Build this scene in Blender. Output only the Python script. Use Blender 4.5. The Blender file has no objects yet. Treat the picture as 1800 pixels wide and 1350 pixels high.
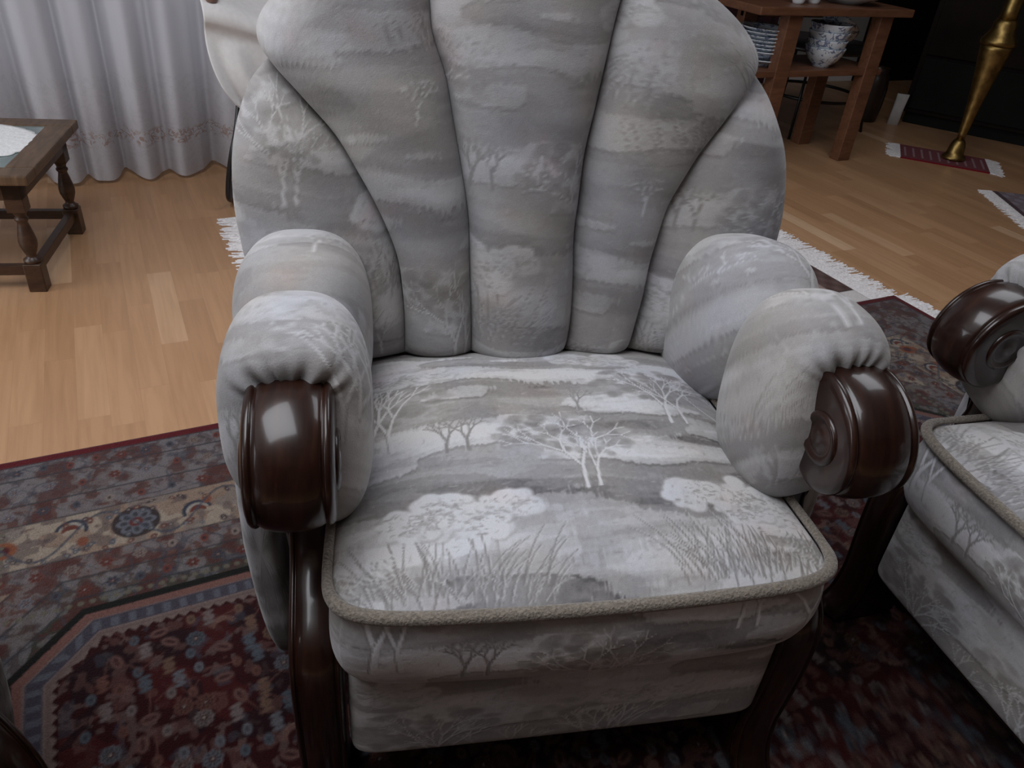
import bpy, bmesh, math, random
import numpy as np
from mathutils import Vector, Matrix

C = bpy.context.scene.collection
rng = np.random.default_rng(7)
random.seed(7)
PI = math.pi

# ------------------------------------------------------------------ helpers
def link(o, parent=None):
    C.objects.link(o)
    if parent is not None:
        o.parent = parent
    return o

def thing(name, label, cat, loc=(0, 0, 0), rz=0.0, group=None):
    o = bpy.data.objects.new(name, None)
    o.empty_display_size = 0.1
    o.location = loc
    o.rotation_euler = (0, 0, rz)
    link(o)
    return tag(o, label, cat, group)

def tag(o, label, cat, group=None):
    o['label'] = label
    o['category'] = cat
    if group:
        o['group'] = group
    return o

def struct(o):
    o['kind'] = 'structure'
    return o

def np_mesh(name, V, F, mat, parent=None, smooth=True, attrs=None, loc=None):
    """V (n,3), F list of arrays: quads (m,4) or tris (k,3)."""
    V = np.asarray(V, np.float32)
    me = bpy.data.meshes.new(name)
    Fs = F if isinstance(F, list) else [F]
    Fs = [np.asarray(f, np.int32) for f in Fs if len(f)]
    nf = sum(len(f) for f in Fs)
    idx = np.concatenate([f.ravel() for f in Fs])
    tot = np.concatenate([np.full(len(f), f.shape[1], np.int32) for f in Fs])
    start = np.concatenate([[0], np.cumsum(tot)[:-1]]).astype(np.int32)
    me.vertices.add(len(V)); me.vertices.foreach_set('co', V.ravel())
    me.loops.add(len(idx)); me.loops.foreach_set('vertex_index', idx)
    me.polygons.add(nf); me.polygons.foreach_set('loop_start', start)
    me.polygons.foreach_set('use_smooth', np.full(nf, smooth))
    me.update(calc_edges=True)
    if attrs:
        for k, a in attrs.items():
            a = np.asarray(a, np.float32)
            if a.ndim == 1:
                at = me.attributes.new(k, 'FLOAT', 'POINT'); at.data.foreach_set('value', a)
            else:
                at = me.attributes.new(k, 'FLOAT_VECTOR', 'POINT'); at.data.foreach_set('vector', a.ravel())
    me.materials.append(mat)
    o = bpy.data.objects.new(name, me)
    if loc is not None:
        o.location = loc
    return link(o, parent)

def grid_faces(n, m, wu=False, wv=False, flip=False):
    i = np.arange(n if wu else n - 1); j = np.arange(m if wv else m - 1)
    I, J = np.meshgrid(i, j, indexing='ij')
    I2 = (I + 1) % n; J2 = (J + 1) % m
    f = np.stack([I * m + J, I2 * m + J, I2 * m + J2, I * m + J2], -1).reshape(-1, 4)
    return f[:, ::-1] if flip else f

def weld(n, m, F):
    """share the border vertices of a front and a back sheet laid out as n x m each"""
    ix = np.arange(n * m).reshape(n, m); brd = np.unique(np.r_[ix[0], ix[-1], ix[:, 0], ix[:, -1]])
    mp = np.arange(2 * n * m); mp[brd + n * m] = brd
    return mp[F]

def bm_obj(name, bm, mat, parent=None, smooth=True, loc=None):
    bmesh.ops.recalc_face_normals(bm, faces=bm.faces[:])
    me = bpy.data.meshes.new(name)
    bm.to_mesh(me); bm.free()
    me.polygons.foreach_set('use_smooth', [smooth] * len(me.polygons))
    me.materials.append(mat)
    o = bpy.data.objects.new(name, me)
    if loc is not None:
        o.location = loc
    return link(o, parent)

def box(bm, lo, hi, bev=0.0, M=None):
    g = bmesh.ops.create_cube(bm, size=1.0)
    vs = g['verts']
    lo = Vector(lo); hi = Vector(hi)
    for v in vs:
        v.co = Vector((lo[i] + (v.co[i] + .5) * (hi[i] - lo[i]) for i in range(3)))
    if bev > 0:
        es = list({e for v in vs for e in v.link_edges})
        r = bmesh.ops.bevel(bm, geom=es, offset=bev, segments=2, profile=.6, affect='EDGES')
        vs = list({v for f in r['faces'] for v in f.verts} | {v for v in vs if v.is_valid})
    if M is not None:
        bmesh.ops.transform(bm, matrix=M, verts=vs)
    return vs

def box_obj(name, lo, hi, mat, parent=None, bev=0.0, smooth=False, M=None):
    bm = bmesh.new(); box(bm, lo, hi, bev, M)
    return bm_obj(name, bm, mat, parent, smooth)

def lathe(bm, prof, M=None, seg=32, sq=None):
    """prof: [(r,z)...] around z."""
    rings = []
    for r, z in prof:
        ring = []
        for k in range(seg):
            t = 2 * PI * k / seg
            ring.append(bm.verts.new((r * math.cos(t), r * math.sin(t), z)))
        rings.append(ring)
    for a, b in zip(rings[:-1], rings[1:]):
        for k in range(seg):
            bm.faces.new((a[k], a[(k + 1) % seg], b[(k + 1) % seg], b[k]))
    if prof[0][0] > 1e-5: bm.faces.new(rings[0][::-1])
    if prof[-1][0] > 1e-5: bm.faces.new(rings[-1])
    if M is not None:
        bmesh.ops.transform(bm, matrix=M, verts=[v for r in rings for v in r])
    return rings

def tube(bm, pts, r, seg=10, closed=False):
    pts = [Vector(p) for p in pts]
    n = len(pts)
    rs = r if isinstance(r, (list, tuple)) else [r] * n
    rings = []
    up = None
    for i, p in enumerate(pts):
        if closed:
            d = (pts[(i + 1) % n] - pts[i - 1]).normalized()
        else:
            d = (pts[min(i + 1, n - 1)] - pts[max(i - 1, 0)]).normalized()
        if up is None:
            up = Vector((0, 0, 1)) if abs(d.z) < .9 else Vector((1, 0, 0))
        a = d.cross(up).normalized(); b = a.cross(d).normalized(); up = b
        rings.append([bm.verts.new(p + rs[i] * (math.cos(2 * PI * k / seg) * a + math.sin(2 * PI * k / seg) * b)) for k in range(seg)])
    m = n if closed else n - 1
    for i in range(m):
        A = rings[i]; B = rings[(i + 1) % n]
        for k in range(seg):
            bm.faces.new((A[k], A[(k + 1) % seg], B[(k + 1) % seg], B[k]))
    if not closed:
        bm.faces.new(rings[0][::-1]); bm.faces.new(rings[-1])

def catmull(P, k=8, closed=True):
    P = np.asarray(P, float); n = len(P); out = []
    rngI = range(n) if closed else range(n - 1)
    for i in rngI:
        if closed:
            p0, p1, p2, p3 = P[i - 1], P[i], P[(i + 1) % n], P[(i + 2) % n]
        else:
            p0, p1, p2, p3 = P[max(i - 1, 0)], P[i], P[i + 1], P[min(i + 2, n - 1)]
        for t in np.arange(k) / k:
            out.append(.5 * ((2 * p1) + (-p0 + p2) * t + (2 * p0 - 5 * p1 + 4 * p2 - p3) * t * t + (-p0 + 3 * p1 - 3 * p2 + p3) * t ** 3))
    if not closed: out.append(P[-1])
    return np.array(out)

def resample(P, n, smooth=True):
    P = catmull(P, 10, False) if smooth and len(P) > 2 else np.asarray(P, float)
    d = np.r_[0, np.cumsum(np.linalg.norm(np.diff(P, axis=0), axis=1))]
    t = np.linspace(0, d[-1], n) if np.isscalar(n) else np.asarray(n) * d[-1]
    return np.stack([np.interp(t, d, P[:, k]) for k in range(P.shape[1])], -1)

def vnoise(n, m, cells, seed):
    """periodic smooth value noise, n x m, cells=(ci,cj)"""
    r = np.random.default_rng(seed); g = r.random(cells)
    x = np.arange(n) / n * cells[0]; y = np.arange(m) / m * cells[1]
    i = x.astype(int); j = y.astype(int); fx = x - i; fy = y - j
    fx = fx * fx * (3 - 2 * fx); fy = fy * fy * (3 - 2 * fy)
    i2 = (i + 1) % cells[0]; j2 = (j + 1) % cells[1]
    a = g[np.ix_(i % cells[0], j % cells[1])]; b = g[np.ix_(i2, j % cells[1])]
    c = g[np.ix_(i % cells[0], j2)]; d = g[np.ix_(i2, j2)]
    fx = fx[:, None]; fy = fy[None]
    return (a * (1 - fx) + b * fx) * (1 - fy) + (c * (1 - fx) + d * fx) * fy

def fbm(n, m, cells, seed, octv=4):
    s = 0; a = 1; t = 0
    for k in range(octv):
        s = s + a * vnoise(n, m, (cells[0] * 2 ** k, cells[1] * 2 ** k), seed + k); t += a; a *= .5
    return s / t

class Raster:
    """periodic pattern sheet held as an array, px = metres per cell; ch channels"""
    def __init__(s, w, h, px, ch=1, base=0.0):
        s.px = px; s.n = int(round(w / px)); s.m = int(round(h / px)); s.w = s.n * px; s.h = s.m * px
        s.a = np.zeros((s.n, s.m, ch)) + base
    def win(s, x0, x1, y0, y1):
        i = np.arange(int(math.floor(x0 / s.px)), int(math.ceil(x1 / s.px)) + 1)
        j = np.arange(int(math.floor(y0 / s.px)), int(math.ceil(y1 / s.px)) + 1)
        X, Y = np.meshgrid(i * s.px, j * s.px, indexing='ij')
        return np.ix_(i % s.n, j % s.m), X, Y
    def put(s, ix, mask, val):
        a = s.a[ix]; mask = np.clip(mask, 0, 1)[..., None]
        s.a[ix] = a * (1 - mask) + np.asarray(val, float) * mask
    def line(s, p, q, w0, w1, val, soft=.0008, op=1.0):
        m = max(w0, w1) + soft * 2
        ix, X, Y = s.win(min(p[0], q[0]) - m, max(p[0], q[0]) + m, min(p[1], q[1]) - m, max(p[1], q[1]) + m)
        dx, dy = q[0] - p[0], q[1] - p[1]; L = dx * dx + dy * dy + 1e-12
        t = np.clip(((X - p[0]) * dx + (Y - p[1]) * dy) / L, 0, 1)
        d = np.hypot(X - p[0] - t * dx, Y - p[1] - t * dy)
        w = (w0 + (w1 - w0) * t) * .5
        s.put(ix, np.clip((w - d) / soft + .5, 0, 1) * op, val)
    def disc(s, c, rx, ry, val, soft=.0015, ang=0.0, op=1.0):
        m = max(rx, ry) + soft * 2
        ix, X, Y = s.win(c[0] - m, c[0] + m, c[1] - m, c[1] + m)
        x = X - c[0]; y = Y - c[1]; ca, sa = math.cos(ang), math.sin(ang)
        d = np.hypot((x * ca + y * sa) / rx, (-x * sa + y * ca) / ry)
        s.put(ix, np.clip((1 - d) * min(rx, ry) / soft + .5, 0, 1) * op, val)
    def sample(s, x, y):
        fx = np.asarray(x) / s.px; fy = np.asarray(y) / s.px
        i = np.floor(fx).astype(int); j = np.floor(fy).astype(int); tx = (fx - i)[..., None]; ty = (fy - j)[..., None]
        g = lambda a, b: s.a[a % s.n, b % s.m]
        return (g(i, j) * (1 - tx) + g(i + 1, j) * tx) * (1 - ty) + (g(i, j + 1) * (1 - tx) + g(i + 1, j + 1) * tx) * ty

# ------------------------------------------------------------------ materials
class NT:
    def __init__(s, name):
        s.m = bpy.data.materials.new(name); s.m.use_nodes = True
        s.t = s.m.node_tree; s.t.nodes.clear()
        s.out = s.n('ShaderNodeOutputMaterial'); s.b = s.n('ShaderNodeBsdfPrincipled')
        s.t.links.new(s.b.outputs[0], s.out.inputs[0])
    def n(s, t, **kw):
        nd = s.t.nodes.new(t)
        for k, v in kw.items(): setattr(nd, k, v)
        return nd
    def val(s, sock, v):
        if isinstance(v, (int, float)): sock.default_value = v
        elif isinstance(v, (tuple, list)):
            v = tuple(v)
            if sock.type == 'RGBA' and len(v) == 3: v = v + (1,)
            sock.default_value = v
        else: s.t.links.new(v, sock)
    def math(s, op, a, b=None, c=None, clamp=False):
        nd = s.n('ShaderNodeMath', operation=op, use_clamp=clamp)
        s.val(nd.inputs[0], a)
        if b is not None: s.val(nd.inputs[1], b)
        if c is not None: s.val(nd.inputs[2], c)
        return nd.outputs[0]
    def mix(s, f, a, b, mode='MIX'):
        nd = s.n('ShaderNodeMix', data_type='RGBA', blend_type=mode)
        s.val(nd.inputs[0], f); s.val(nd.inputs[6], a); s.val(nd.inputs[7], b)
        return nd.outputs[2]
    def ramp(s, f, stops):
        nd = s.n('ShaderNodeValToRGB'); e = nd.color_ramp.elements
        while len(e) < len(stops): e.new(.5)
        for k, (p, c) in enumerate(stops):
            e[k].position = p; e[k].color = tuple(c) + (1,)
        s.val(nd.inputs[0], f); return nd.outputs[0]
    def coord(s, kind='Object', scale=(1, 1, 1), rot=(0, 0, 0)):
        tc = s.n('ShaderNodeTexCoord'); mp = s.n('ShaderNodeMapping')
        mp.inputs['Scale'].default_value = scale; mp.inputs['Rotation'].default_value = rot
        s.t.links.new(tc.outputs[kind], mp.inputs[0]); return mp.outputs[0]
    def noise(s, vec, scale=5, detail=3, rough=.5, dist=0.0, out=0):
        nd = s.n('ShaderNodeTexNoise'); s.val(nd.inputs['Vector'], vec)
        nd.inputs['Scale'].default_value = scale; nd.inputs['Detail'].default_value = detail
        nd.inputs['Roughness'].default_value = rough; nd.inputs['Distortion'].default_value = dist
        return nd.outputs[out]
    def attr(s, name, vec=False):
        nd = s.n('ShaderNodeAttribute', attribute_name=name)
        return nd.outputs['Vector' if vec else 'Fac']
    def bump(s, h, strength=.3, dist=.01, normal=None):
        nd = s.n('ShaderNodeBump'); nd.inputs['Strength'].default_value = strength; nd.inputs['Distance'].default_value = dist
        s.val(nd.inputs['Height'], h)
        if normal is not None: s.val(nd.inputs['Normal'], normal)
        return nd.outputs[0]
    def set(s, **kw):
        for k, v in kw.items(): s.val(s.b.inputs[k.replace('_', ' ')], v)
        return s

def plain(name, col, rough=.6, metal=0.0, nscale=20, var=.12, bump=.05, **kw):
    t = NT(name); v = t.coord('Object')
    f = t.noise(v, nscale, 4)
    lo = tuple(c * (1 - var) for c in col); hi = tuple(min(1, c * (1 + var)) for c in col)
    t.set(Base_Color=t.ramp(f, [(.3, lo), (.7, hi)]), Roughness=rough, Metallic=metal)
    if bump: t.set(Normal=t.bump(t.noise(v, nscale * 4, 3), bump, .003))
    for k, x in kw.items(): t.val(t.b.inputs[k.replace('_', ' ')], x)
    return t.m

def make_fabric():
    t = NT('landscape_jacquard')
    w = t.attr('weave'); v = t.coord('Object')
    tone = t.ramp(w, [(0.0, (.10, .095, .096)), (.25, (.225, .216, .214)), (.5, (.325, .317, .315)), (.75, (.45, .447, .455)), (1.0, (.60, .602, .62))])
    hue = t.noise(v, 7.0, 2)
    tint = t.ramp(hue, [(.35, (1.03, 1.0, .955)), (.5, (1, 1, 1)), (.65, (.97, .985, 1.035))])
    col = t.mix(1.0, tone, tint, 'MULTIPLY')
    pink = t.ramp(t.noise(v, 11.0, 2), [(.58, (1, 1, 1)), (.72, (1.05, .985, .975))])
    col = t.mix(1.0, col, pink, 'MULTIPLY')
    fine = t.noise(v, 900, 2)
    col = t.mix(.22, col, t.ramp(fine, [(.3, (.55, .55, .55)), (.7, (1.35, 1.35, 1.35))]), 'MULTIPLY')
    t.set(Base_Color=col, Roughness=.9, Sheen_Weight=.18, Sheen_Roughness=.45, Specular_IOR_Level=.15)
    nb = t.bump(t.noise(v, 500, 2), .18, .002)
    nb = t.bump(w, .38, .003, nb)
    t.set(Normal=nb)
    return t.m

def make_piping():
    t = NT('brown_piping'); v = t.coord('Object')
    f = t.noise(v, 300, 3)
    t.set(Base_Color=t.ramp(f, [(.3, (.12, .10, .08)), (.7, (.255, .22, .18))]), Roughness=.95, Sheen_Weight=.3,
          Normal=t.bump(f, .8, .004))
    return t.m

def make_dark_wood():
    t = NT('dark_polished_wood'); v = t.coord('Object', scale=(14, 2.2, 2.2))
    f = t.noise(v, 6, 5, .6, .8)
    t.set(Base_Color=t.ramp(f, [(.25, (.007, .0026, .0018)), (.55, (.021, .0075, .0045)), (.8, (.042, .015, .008))]),
          Roughness=.3, Coat_Weight=.45, Coat_Roughness=.10, Specular_IOR_Level=.3)
    return t.m

def make_wood(name, cols, rough=.45, scale=(2, 2, 14)):
    t = NT(name); v = t.coord('Object', scale=scale)
    f = t.noise(v, 4, 5, .6, 1.0)
    t.set(Base_Color=t.ramp(f, [(.25, cols[0]), (.5, cols[1]), (.75, cols[2])]), Roughness=rough,
          Normal=t.bump(f, .08, .004))
    return t.m

def make_floor():
    t = NT('oak_strip_floor')
    tc = t.n('ShaderNodeTexCoord'); sp = t.n('ShaderNodeSeparateXYZ'); t.t.links.new(tc.outputs['Object'], sp.inputs[0])
    X, Y = sp.outputs[0], sp.outputs[1]
    row = t.math('FLOOR', t.math('DIVIDE', t.math('ADD', X, .1975), .07))
    wn = t.n('ShaderNodeTexWhiteNoise', noise_dimensions='1D'); t.val(wn.inputs['W'], row)
    off = t.math('MULTIPLY', wn.outputs[0], 7.3)
    yy = t.math('DIVIDE', t.math('ADD', Y, off), .46)
    col = t.math('FLOOR', yy)
    cb = t.n('ShaderNodeCombineXYZ'); t.val(cb.inputs[0], row); t.val(cb.inputs[1], col)
    w2 = t.n('ShaderNodeTexWhiteNoise', noise_dimensions='2D'); t.val(w2.inputs['Vector'], cb.outputs[0])
    r = w2.outputs[0]
    base = t.ramp(r, [(0, (.40, .225, .118)), (.35, (.43, .245, .13)), (.7, (.455, .262, .14)), (.94, (.48, .285, .158)), (.97, (.58, .38, .235)), (1.0, (.60, .40, .25))])
    gv = t.n('ShaderNodeCombineXYZ')
    t.val(gv.inputs[0], t.math('MULTIPLY', X, 32)); t.val(gv.inputs[1], t.math('MULTIPLY', Y, 1.6)); t.val(gv.inputs[2], t.math('MULTIPLY', r, 40))
    g = t.noise(gv.outputs[0], 1.6, 5, .6, .5)
    c = t.mix(.45, base, t.ramp(g, [(.3, (.72, .68, .62)), (.6, (1.08, 1.08, 1.08))]), 'MULTIPLY')
    # dark knots
    kn = t.n('ShaderNodeTexVoronoi'); kn.inputs['Scale'].default_value = 1.0
    kv = t.n('ShaderNodeCombineXYZ'); t.val(kv.inputs[0], t.math('MULTIPLY', X, 3.4)); t.val(kv.inputs[1], t.math('MULTIPLY', Y, 1.7))
    t.val(kn.inputs['Vector'], kv.outputs[0])
    c = t.mix(t.math('MULTIPLY', t.math('LESS_THAN', kn.outputs['Distance'], .035), .55), c, (.12, .055, .03))
    # seams
    fx = t.math('FRACT', t.math('DIVIDE', t.math('ADD', X, .1975), .07)); fy = t.math('FRACT', yy)
    s1 = t.math('LESS_THAN', fx, .012); s2 = t.math('LESS_THAN', fy, .003)
    seam = t.math('MAXIMUM', s1, s2)
    c = t.mix(t.math('MULTIPLY', seam, .22), c, (.10, .05, .025))
    t.set(Base_Color=c, Roughness=t.math('ADD', t.math('MULTIPLY', g, .12), .30), Specular_IOR_Level=.5)
    return t.m

def make_attr_color(name, attr, rough=.95, bump=.5, fine=400, sheen=.1):
    t = NT(name); v = t.coord('Object')
    f = t.noise(v, fine, 2)
    c = t.mix(.5, t.attr(attr, True), t.ramp(f, [(.25, (.45, .45, .45)), (.75, (1.5, 1.5, 1.5))]), 'MULTIPLY')
    t.set(Base_Color=c, Roughness=rough, Specular_IOR_Level=.1, Sheen_Weight=sheen, Normal=t.bump(f, bump, .004))
    return t.m

def make_curtain():
    t = NT('white_sheer_curtain')
    tc = t.n('ShaderNodeTexCoord'); sp = t.n('ShaderNodeSeparateXYZ'); t.t.links.new(tc.outputs['Object'], sp.inputs[0])
    Z = sp.outputs[2]
    v = t.coord('Object', scale=(1, .15, 1))
    # scrolling embroidered vine along the lower hem
    band = t.math('SUBTRACT', 1.0, t.math('DIVIDE', t.math('ABSOLUTE', t.math('SUBTRACT', Z, .172)), .035), clamp=True)
    band = t.math('MULTIPLY', band, 2.2, clamp=True)
    n1 = t.noise(v, 26, 2, .5, 1.4)
    ln = t.math('LESS_THAN', t.math('ABSOLUTE', t.math('SUBTRACT', n1, .5)), .032)
    n2 = t.noise(v, 70, 1)
    dots = t.math('GREATER_THAN', n2, .62)
    m = t.math('MULTIPLY', t.math('MAXIMUM', ln, t.math('MULTIPLY', dots, .7)), band)
    # faint woven lace motifs in the lower skirt
    n3 = t.noise(v, 18, 3, .6, 1.2)
    lace = t.math('MULTIPLY', t.math('LESS_THAN', t.math('ABSOLUTE', t.math('SUBTRACT', n3, .5)), .03), t.math('LESS_THAN', Z, .40))
    base = t.mix(t.math('MULTIPLY', lace, .25), (.60, .585, .61), (.47, .455, .475))
    c = t.mix(t.math('MULTIPLY', m, .8), base, (.40, .27, .22))
    wv = t.noise(t.coord('Object', scale=(300, 1, 300)), 1.0, 1)
    bp = t.bump(wv, .1, .001)
    d = t.n('ShaderNodeBsdfDiffuse'); t.val(d.inputs[0], c); t.val(d.inputs['Normal'], bp)
    tr = t.n('ShaderNodeBsdfTranslucent'); t.val(tr.inputs[0], c)
    mx = t.n('ShaderNodeMixShader'); mx.inputs[0].default_value = .42
    t.t.links.new(d.outputs[0], mx.inputs[1]); t.t.links.new(tr.outputs[0], mx.inputs[2])
    t.t.links.new(mx.outputs[0], t.out.inputs[0])
    t.t.nodes.remove(t.b)
    return t.m

def make_porcelain():
    t = NT('blue_white_porcelain'); v = t.coord('Object')
    n = t.noise(v, 38, 3, .6, 1.2)
    m = t.math('MULTIPLY', t.math('GREATER_THAN', n, .555), .8)
    c = t.mix(m, (.60, .65, .70), (.05, .08, .19))
    t.set(Base_Color=c, Roughness=.18)
    return t.m

M_fab = make_fabric(); M_pipe = make_piping(); M_dwood = make_dark_wood()
M_floor = make_floor(); M_curt = make_curtain(); M_porc = make_porcelain()
M_rug = make_attr_color('rug_pile', 'tint')
M_oak = make_wood('aged_oak', [(.05, .028, .014), (.10, .058, .03), (.155, .095, .052)], .42, (14, 2, 2))
M_oakd = make_wood('aged_oak_turned', [(.022, .010, .005), (.045, .021, .011), (.075, .037, .019)], .38, (3, 3, 10))
M_cherry = make_wood('reddish_wood', [(.085, .034, .016), (.135, .056, .028), (.18, .08, .042)], .45, (2, 10, 10))
M_white = plain('grey_wall_paint', (.30, .285, .275), .8, nscale=6, var=.03)
M_ceil = plain('ceiling_paint', (.7, .69, .67), .9, nscale=6, var=.02)
M_base = plain('white_gloss_trim', (.72, .70, .69), .4, var=.03)
M_fringe = plain('cream_fringe', (.80, .77, .77), .95, nscale=120, var=.2, bump=.5)
M_cloth = plain('white_cotton', (.76, .75, .74), .9, nscale=60, var=.04, bump=.15)
M_doily = plain('white_lace', (.82, .83, .83), .9, nscale=160, var=.12, bump=.5)
M_black = plain('black_metal', (.012, .012, .013), .35, nscale=30)
M_brass = plain('aged_brass', (.30, .20, .07), .42, 1.0, nscale=26, var=.35, bump=.15)
M_darkfurn = plain('near_black_wood', (.010, .0055, .0045), .6, nscale=8, var=.3, Specular_IOR_Level=.12)
M_black2 = plain('black_panel', (.007, .008, .007), .6, nscale=8, var=.2, Specular_IOR_Level=.12)
M_maroon = plain('maroon_cloth', (.035, .008, .014), .9, nscale=40, var=.2, bump=.3)
M_vase = plain('dark_brown_glaze', (.02, .012, .009), .3, nscale=14)
M_paper = plain('pale_paper', (.45, .44, .43), .85, nscale=14)
M_brown = plain('pinkish_brown_wood', (.22, .13, .10), .4, nscale=16)
M_chino = plain('white_porcelain', (.66, .68, .70), .2, nscale=20, var=.05, bump=0)

def make_glass_inset():
    t = NT('grey_green_glass_inset'); v = t.coord('Object')
    t.set(Base_Color=t.ramp(t.noise(v, 9, 3), [(.3, (.12, .17, .165)), (.7, (.17, .225, .22))]), Roughness=.12, Coat_Weight=.5)
    return t.m
M_glassin = make_glass_inset()

# ------------------------------------------------------------------ camera
R = np.array([[.898, .178, -.402], [-.433, .525, -.733], [.08, .832, .548]])
CAM_F = 1365.0
def cam_axes():
    c0 = np.array([900., 675.])
    ray = lambda p: np.array([p[0] - c0[0], -(p[1] - c0[1]), -CAM_F])
    down = ray((700., 2748.)); down /= np.linalg.norm(down)
    y = ray((93., -310.)); y -= down * (y @ down); y /= np.linalg.norm(y)
    z = -down; x = np.cross(y, z)
    return np.array([x, y, z])
R = cam_axes()
cam = bpy.data.cameras.new('camera'); camo = bpy.data.objects.new('camera', cam); link(camo)
cam.sensor_fit = 'HORIZONTAL'; cam.sensor_width = 36; cam.lens = 36 * CAM_F / 1800
M4 = Matrix.Identity(4)
for i in range(3):
    for j in range(3): M4[i][j] = float(R[i][j])
M4[2][3] = 1.15
camo.matrix_world = M4
cam.clip_start = .02
bpy.context.scene.camera = camo

# ------------------------------------------------------------------ woven landscape sheet
FAB = Raster(.66, .66, .001, 1, .42)
def paint_fabric(S):
    n, m = S.n, S.m
    # drifting ground bands: long horizontal patches with ragged, vertically hatched edges
    hatch = vnoise(n, m, (330, 40), 5) * .03 + vnoise(n, m, (165, 12), 6) * .03
    x = np.arange(n)[:, None] * S.px; y = np.arange(m)[None] * S.px
    warp = fbm(n, m, (3, 6), 11, 3)
    b1 = fbm(n, m, (3, 13), 21, 3) + hatch
    b2 = fbm(n, m, (2, 10), 31, 3) + hatch
    a = S.a[..., 0]
    step = lambda v, e, w=.012: np.clip((v - e) / w + .5, 0, 1)
    a += .30 * step(b1, .535) + .12 * step(b1, .64)
    a -= .17 * step(b2, .56)
    a += .10 * (warp - .5)
    b3 = fbm(n, m, (6, 30), 41, 3) + hatch; b4 = fbm(n, m, (14, 20), 51, 3)
    a += .10 * step(b3, .57, .03) - .10 * step(-b3, -.43, .03) + .16 * (b4 - .5)
    grad = vnoise(n, m, (5, 18), 61); a += .10 * (grad - .5) * step(b1, .56)
    # shaded lower edges of the pale bands
    sh = np.roll(step(b1, .535), -5, axis=1) - step(b1, .535)
    a -= .13 * np.clip(sh, 0, 1)
    S.a[..., 0] = a
    r = random.Random(3)
    def bush(cx, cy, w, h, val=.93, k=150):
        # cauliflower crown of overlapping lobes, each with a darker curl under it
        lump = [(r.uniform(-1, 1), r.uniform(-.6, .8), r.uniform(.35, .6)) for q in range(9)]
        for q in range(k):
            l = r.choice(lump); t = r.uniform(0, 2 * PI); d = math.sqrt(r.random())
            px = cx + w * (l[0] * .62 + l[2] * .55 * d * math.cos(t)); py = cy + h * (l[1] * .6 + l[2] * .85 * d * math.sin(t))
            rr = r.uniform(.006, .015)
            if d > .7 and r.random() < .7: S.disc((px + .001, py - .0025), rr, rr * .8, .40, .003, 0, .6)
            S.disc((px, py), rr, rr * .8, val + r.uniform(-.12, .05), .004, 0, .9)
        for q in range(k):
            l = r.choice(lump); t = r.uniform(0, 2 * PI); d = math.sqrt(r.random())
            px = cx + w * (l[0] * .62 + l[2] * .5 * d * math.cos(t)); py = cy + h * (l[1] * .6 + l[2] * .8 * d * math.sin(t))
            u = r.uniform(-1.2, .9); e = r.uniform(.004, .010)
            S.line((px, py), (px + e * math.cos(u), py + e * .7 * math.sin(u)), .0026, .0008, r.choice([.35, .45, .55]), .0012, op=.7)
    def grass(cx, cy, w, h, k=55, up=1):
        for q in range(k):
            px = cx + r.uniform(-w, w); le = h * r.uniform(.5, 1.15); an = r.gauss(0, .28) + (px - cx) / w * .45
            p = (px, cy + r.uniform(-.01, .012)); prev = p
            for sg in range(3):
                a2 = an * (1 + .45 * sg)
                nx = (prev[0] + math.sin(a2) * le / 3, prev[1] + up * math.cos(a2) * le / 3)
                S.line(prev, nx, .0028 - .0006 * sg, .0024 - .0006 * sg, .2, .001, .75)
                S.line((prev[0] + .0022, prev[1]), (nx[0] + .0022, nx[1]), .002, .0012, .8, .0008, .55)
                prev = nx
    def tree(x, y, h, w0, light=True, spread=.5, depth=5, crown=True):
        val = .95 if light else .26; edge = .22 if light else .8
        tips = []
        def br(p, an, le, w, d):
            q = (p[0] + math.sin(an) * le, p[1] + math.cos(an) * le)
            S.line((p[0] - w * .55, p[1] - .0006), (q[0] - w * .5, q[1] - .0006), w * .55, w * .45, edge, .001, .6)
            S.line(p, q, w, w * .75, val, .0008, .95)
            if d <= 0: tips.append(q); return
            for sgn in (-1, 1):
                if d < 3 or r.random() < .93:
                    br(q, an + sgn * spread * r.uniform(.35, 1.1), le * r.uniform(.72, .92), w * .76, d - 1)
        if crown:
            for q in range(95):
                t = r.uniform(0, 2 * PI); d = math.sqrt(r.random())
                S.disc((x + h * .62 * d * math.cos(t), y + h * .66 + h * .34 * d * math.sin(t)), r.uniform(.006, .015), r.uniform(.004, .009),
                       r.choice([.18, .24, .30, .36, .42, .62]), .004, 0, .65)
        br((x, y), r.uniform(-.12, .12), h * .24, w0, depth)
    for q in range(1500):
        px, py = r.uniform(0, .66), r.uniform(0, .66); an = r.gauss(.3, .6); e = r.uniform(.004, .011)
        S.line((px, py), (px + e * math.cos(an), py + e * math.sin(an)), .0022, .001, r.choice([.30, .36, .62, .7]), .0014, .45)
    # crowns, stems and grasses, in metres of cloth; y runs up the picture (towards the back of the seat)
    tree(.075, .235, .19, .0085, True, .42, 5, True); tree(.105, .24, .17, .0065, True, .45, 5, False)
    tree(.175, .222, .085, .0055, False, .5, 4, False); tree(.205, .222, .09, .0055, False, .5, 4, False)
    tree(.345, .135, .165, .0062, True, .55, 5, True); tree(.362, .137, .13, .005, True, .5, 4, False)
    tree(.375, .305, .065, .004, False, .5, 4, False)
    tree(.505, .27, .15, .0058, True, .42, 5, True); tree(.53, .272, .14, .005, True, .45, 4, False)
    tree(.605, .235, .15, .0056, True, .45, 5, False)
    tree(.285, .50, .07, .0045, True, .5, 4, False); tree(.48, .565, .09, .0045, True, .5, 4, False)
    grass(.16, .008, .12, .075); grass(.545, .012, .11, .085, 60)
    bush(.175, .105, .115, .045, .96, 210); bush(.545, .11, .115, .045, .96, 210)
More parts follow.
